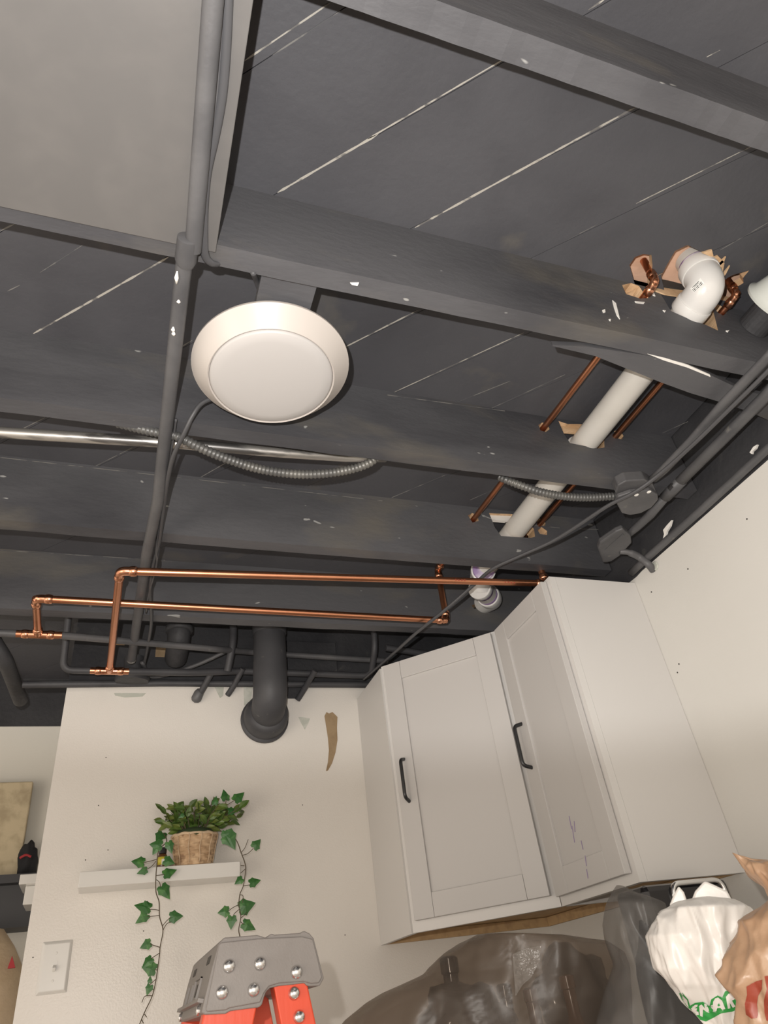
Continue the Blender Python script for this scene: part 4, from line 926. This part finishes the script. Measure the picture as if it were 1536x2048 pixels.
whites = [L3([(792, 1250), (838, 1296), (852, 1362), (830, 1335), (806, 1292)]),                        # right stroke of the cut letter
          L3([(872, 1368), (905, 1336), (930, 1335), (925, 1352), (900, 1366), (925, 1366), (920, 1382), (908, 1392), (935, 1395), (940, 1422), (915, 1425), (885, 1400)]),  # E
          L3([(942, 1345), (962, 1332), (990, 1365), (985, 1325), (1004, 1330), (1024, 1372), (1030, 1405), (1010, 1400), (975, 1375), (972, 1440), (950, 1432), (945, 1385)]),  # N
          L3([(1062, 1310), (1080, 1280), (1105, 1272), (1140, 1300), (1168, 1372), (1140, 1380), (1125, 1362), (1098, 1364), (1090, 1390), (1065, 1398), (1058, 1360)]),  # A
          L3([(1172, 1268), (1195, 1240), (1222, 1235), (1250, 1250), (1252, 1285), (1225, 1300), (1255, 1350), (1232, 1362), (1205, 1318), (1212, 1366), (1190, 1370)])]   # R
for q in greens: print_poly('print_outline', q, pr_green, wbag, wbv, .0012)
for q in whites: print_poly('print_letter', q, bag_white, wbag, wbv, .0022)
print_poly('print_letter', L3([(1100, 1338), (1112, 1322), (1122, 1345), (1104, 1350)]), pr_green, wbag, wbv, .0032)
for q in (L3([(1350, 1180), (1400, 1150), (1440, 1130), (1485, 1120), (1482, 1200), (1450, 1260), (1440, 1330), (1450, 1420), (1440, 1450), (1390, 1455), (1345, 1420), (1335, 1330), (1355, 1250)]),
          L3([(1505, 1090), (1560, 1080), (1600, 1200), (1600, 1500), (1520, 1470), (1505, 1400), (1500, 1300), (1525, 1200)])):
    print_poly('print_mark', q, pr_red, tbag, tbv, .0012)

# what is inside the smoky bag
def bottle(x, y, z, s, m, label, tilt=(0, 0, 1)):
    return tag(mesh('bottle', lathe([(.030 * s, 0), (.033 * s, .004), (.033 * s, .13 * s), (.030 * s, .145 * s), (.014 * s, .18 * s), (.0115 * s, .19 * s), (.0115 * s, .225 * s), (.014 * s, .227 * s), (.014 * s, .245 * s), (.010 * s, .248 * s)], (x, y, z), tilt, 24), m, smooth=True, auto=40), label, 'bottle', 'bottles inside the smoky bag')
for u, dd, sc, m, lb in ((907, 1.585, 1.27, bot_dark, 'dark bottle with square cap inside the smoky bag, leftmost'), (1062, 1.60, 1.0, bot_amber, 'amber bottle standing in the middle of the smoky bag'),
                         (1140, 1.58, 1.05, bot_amber, 'amber bottle inside the smoky bag nearest the dark bag'), (1010, 1.65, 1.05, bot_dark, 'dark bottle at the back of the smoky bag, centre')):
    d0 = ray(u, 1990); d0 = d0 / np.linalg.norm(d0[:2]) * dd; bottle(d0[0], d0[1], -.245, sc, m, lb)
def lump(name, c, r, m, label, seed):
    V, Fc = lathe([(max(.001, math.sin(math.pi * i / 16)), -math.cos(math.pi * i / 16)) for i in range(17)], (0, 0, 0), (0, 0, 1), 28)
    V = [np.array(v) * np.array(r) * (1 + .35 * noise.noise(Vector(np.array(v) * 1.9) + Vector((seed, 0, 0)))) + np.array(c) for v in V]
    return tag(mesh(name, (V, Fc), m, smooth=True), label, 'rubbish')
def at_d(u, v, dd): d0 = ray(u, v); d0 = d0 / np.linalg.norm(d0[:2]); return d0 * dd
lump('rubbish_bundle', at_d(930, 2040, 1.55), (.085, .05, .055), bot_dark, 'dark crumpled bundle low at the left inside the smoky bag', 2.0)
lump('rubbish_bundle', at_d(1150, 1985, 1.64), (.075, .045, .075), bot_dark, 'dark rounded bundle at the right inside the smoky bag', 4.0)
c = at_d(1320, 1960, 1.415); lump('rubbish_bundle', (c[0] + .012, c[1] + .01, -.085), (.050, .030, .145), fur, 'dark lump filling the upright dark grey bag', 6.0)
print_poly('crumpled_film', [(1025, 1908), (1050, 1898), (1083, 1891), (1078, 1925), (1062, 1955), (1045, 1970), (1031, 1993), (1028, 1950)], crumple, gbag, gbv, .002)

# ------------------------------------------------------------------ next room at the left
t = thing('beige_board', 'plain beige board standing on black shelf in the next room', 'board', (-.36, 2.70, .478))
mesh('board_face', obox((-.55, 2.70, .475), (.262, 0, .002), (0, .028, .004), (-.006, 0, .302)), beige, t, bevel=.004)
mesh('label_spot', box(-.46, -.385, 2.6985, 2.7002, .655, .690), label_w, t)
t = thing('black_shelf', 'black shelf with open dark front in the next room', 'shelf', (-.4, 2.7, .34))
mesh('shelf_top', box(-.75, -.225, 2.62, 2.779, .452, .476), shelf_blk, t)
mesh('shelf_body', box(-.75, -.225, 2.66, 2.779, .335, .452), shelf_blk, t)
t = tag(mesh('white_bracket', join(box(-.262, -.21, 2.50, 2.655, .425, .452), box(-.245, -.21, 2.53, 2.655, .375, .425)), plastic_w, bevel=.002), 'small white bracket end in front of the black shelf', 'bracket')
lumpo = lump('plush_toy', (-.268, 2.70, .520), (.030, .045, .062), fur, 'black fuzzy toy with red mouth beside the beige board', 1.0)
lumpo['category'] = 'toy'
mesh('red_mouth', tube(smoothpath([(-.288, 2.655, .528), (-.272, 2.652, .535), (-.256, 2.656, .530)]), .004, 8), red_m, lumpo, smooth=True)
V, Fc = lathe([(.02, .33), (.075, .315), (.115, .27), (.145, .20), (.155, .10), (.155, 0), (.15, -.6), (.14, -1.1499 - .0)], (-.355, 2.52, 0), (0, 0, 1), 40)
V = [np.array((p[0] + .010 * noise.noise(Vector(p) * 9), 2.52 + (p[1] - 2.52) * .55 + .010 * noise.noise(Vector(p) * 8 + Vector((3, 0, 0))), p[2])) for p in V]
sack = tag(mesh('canvas_sack', (V, Fc), canvas, smooth=True), 'tall beige canvas sack with red corner at the lower left edge', 'sack')
a = [onY(u, v, 2.50) for u, v in ((18, 1940), (27, 1915), (33, 1938))]
mesh('red_corner', extrude([np.array([p[0] + .0, 2.455, p[2]]) for p in a], (0, .012, 0)), red_m, sack)
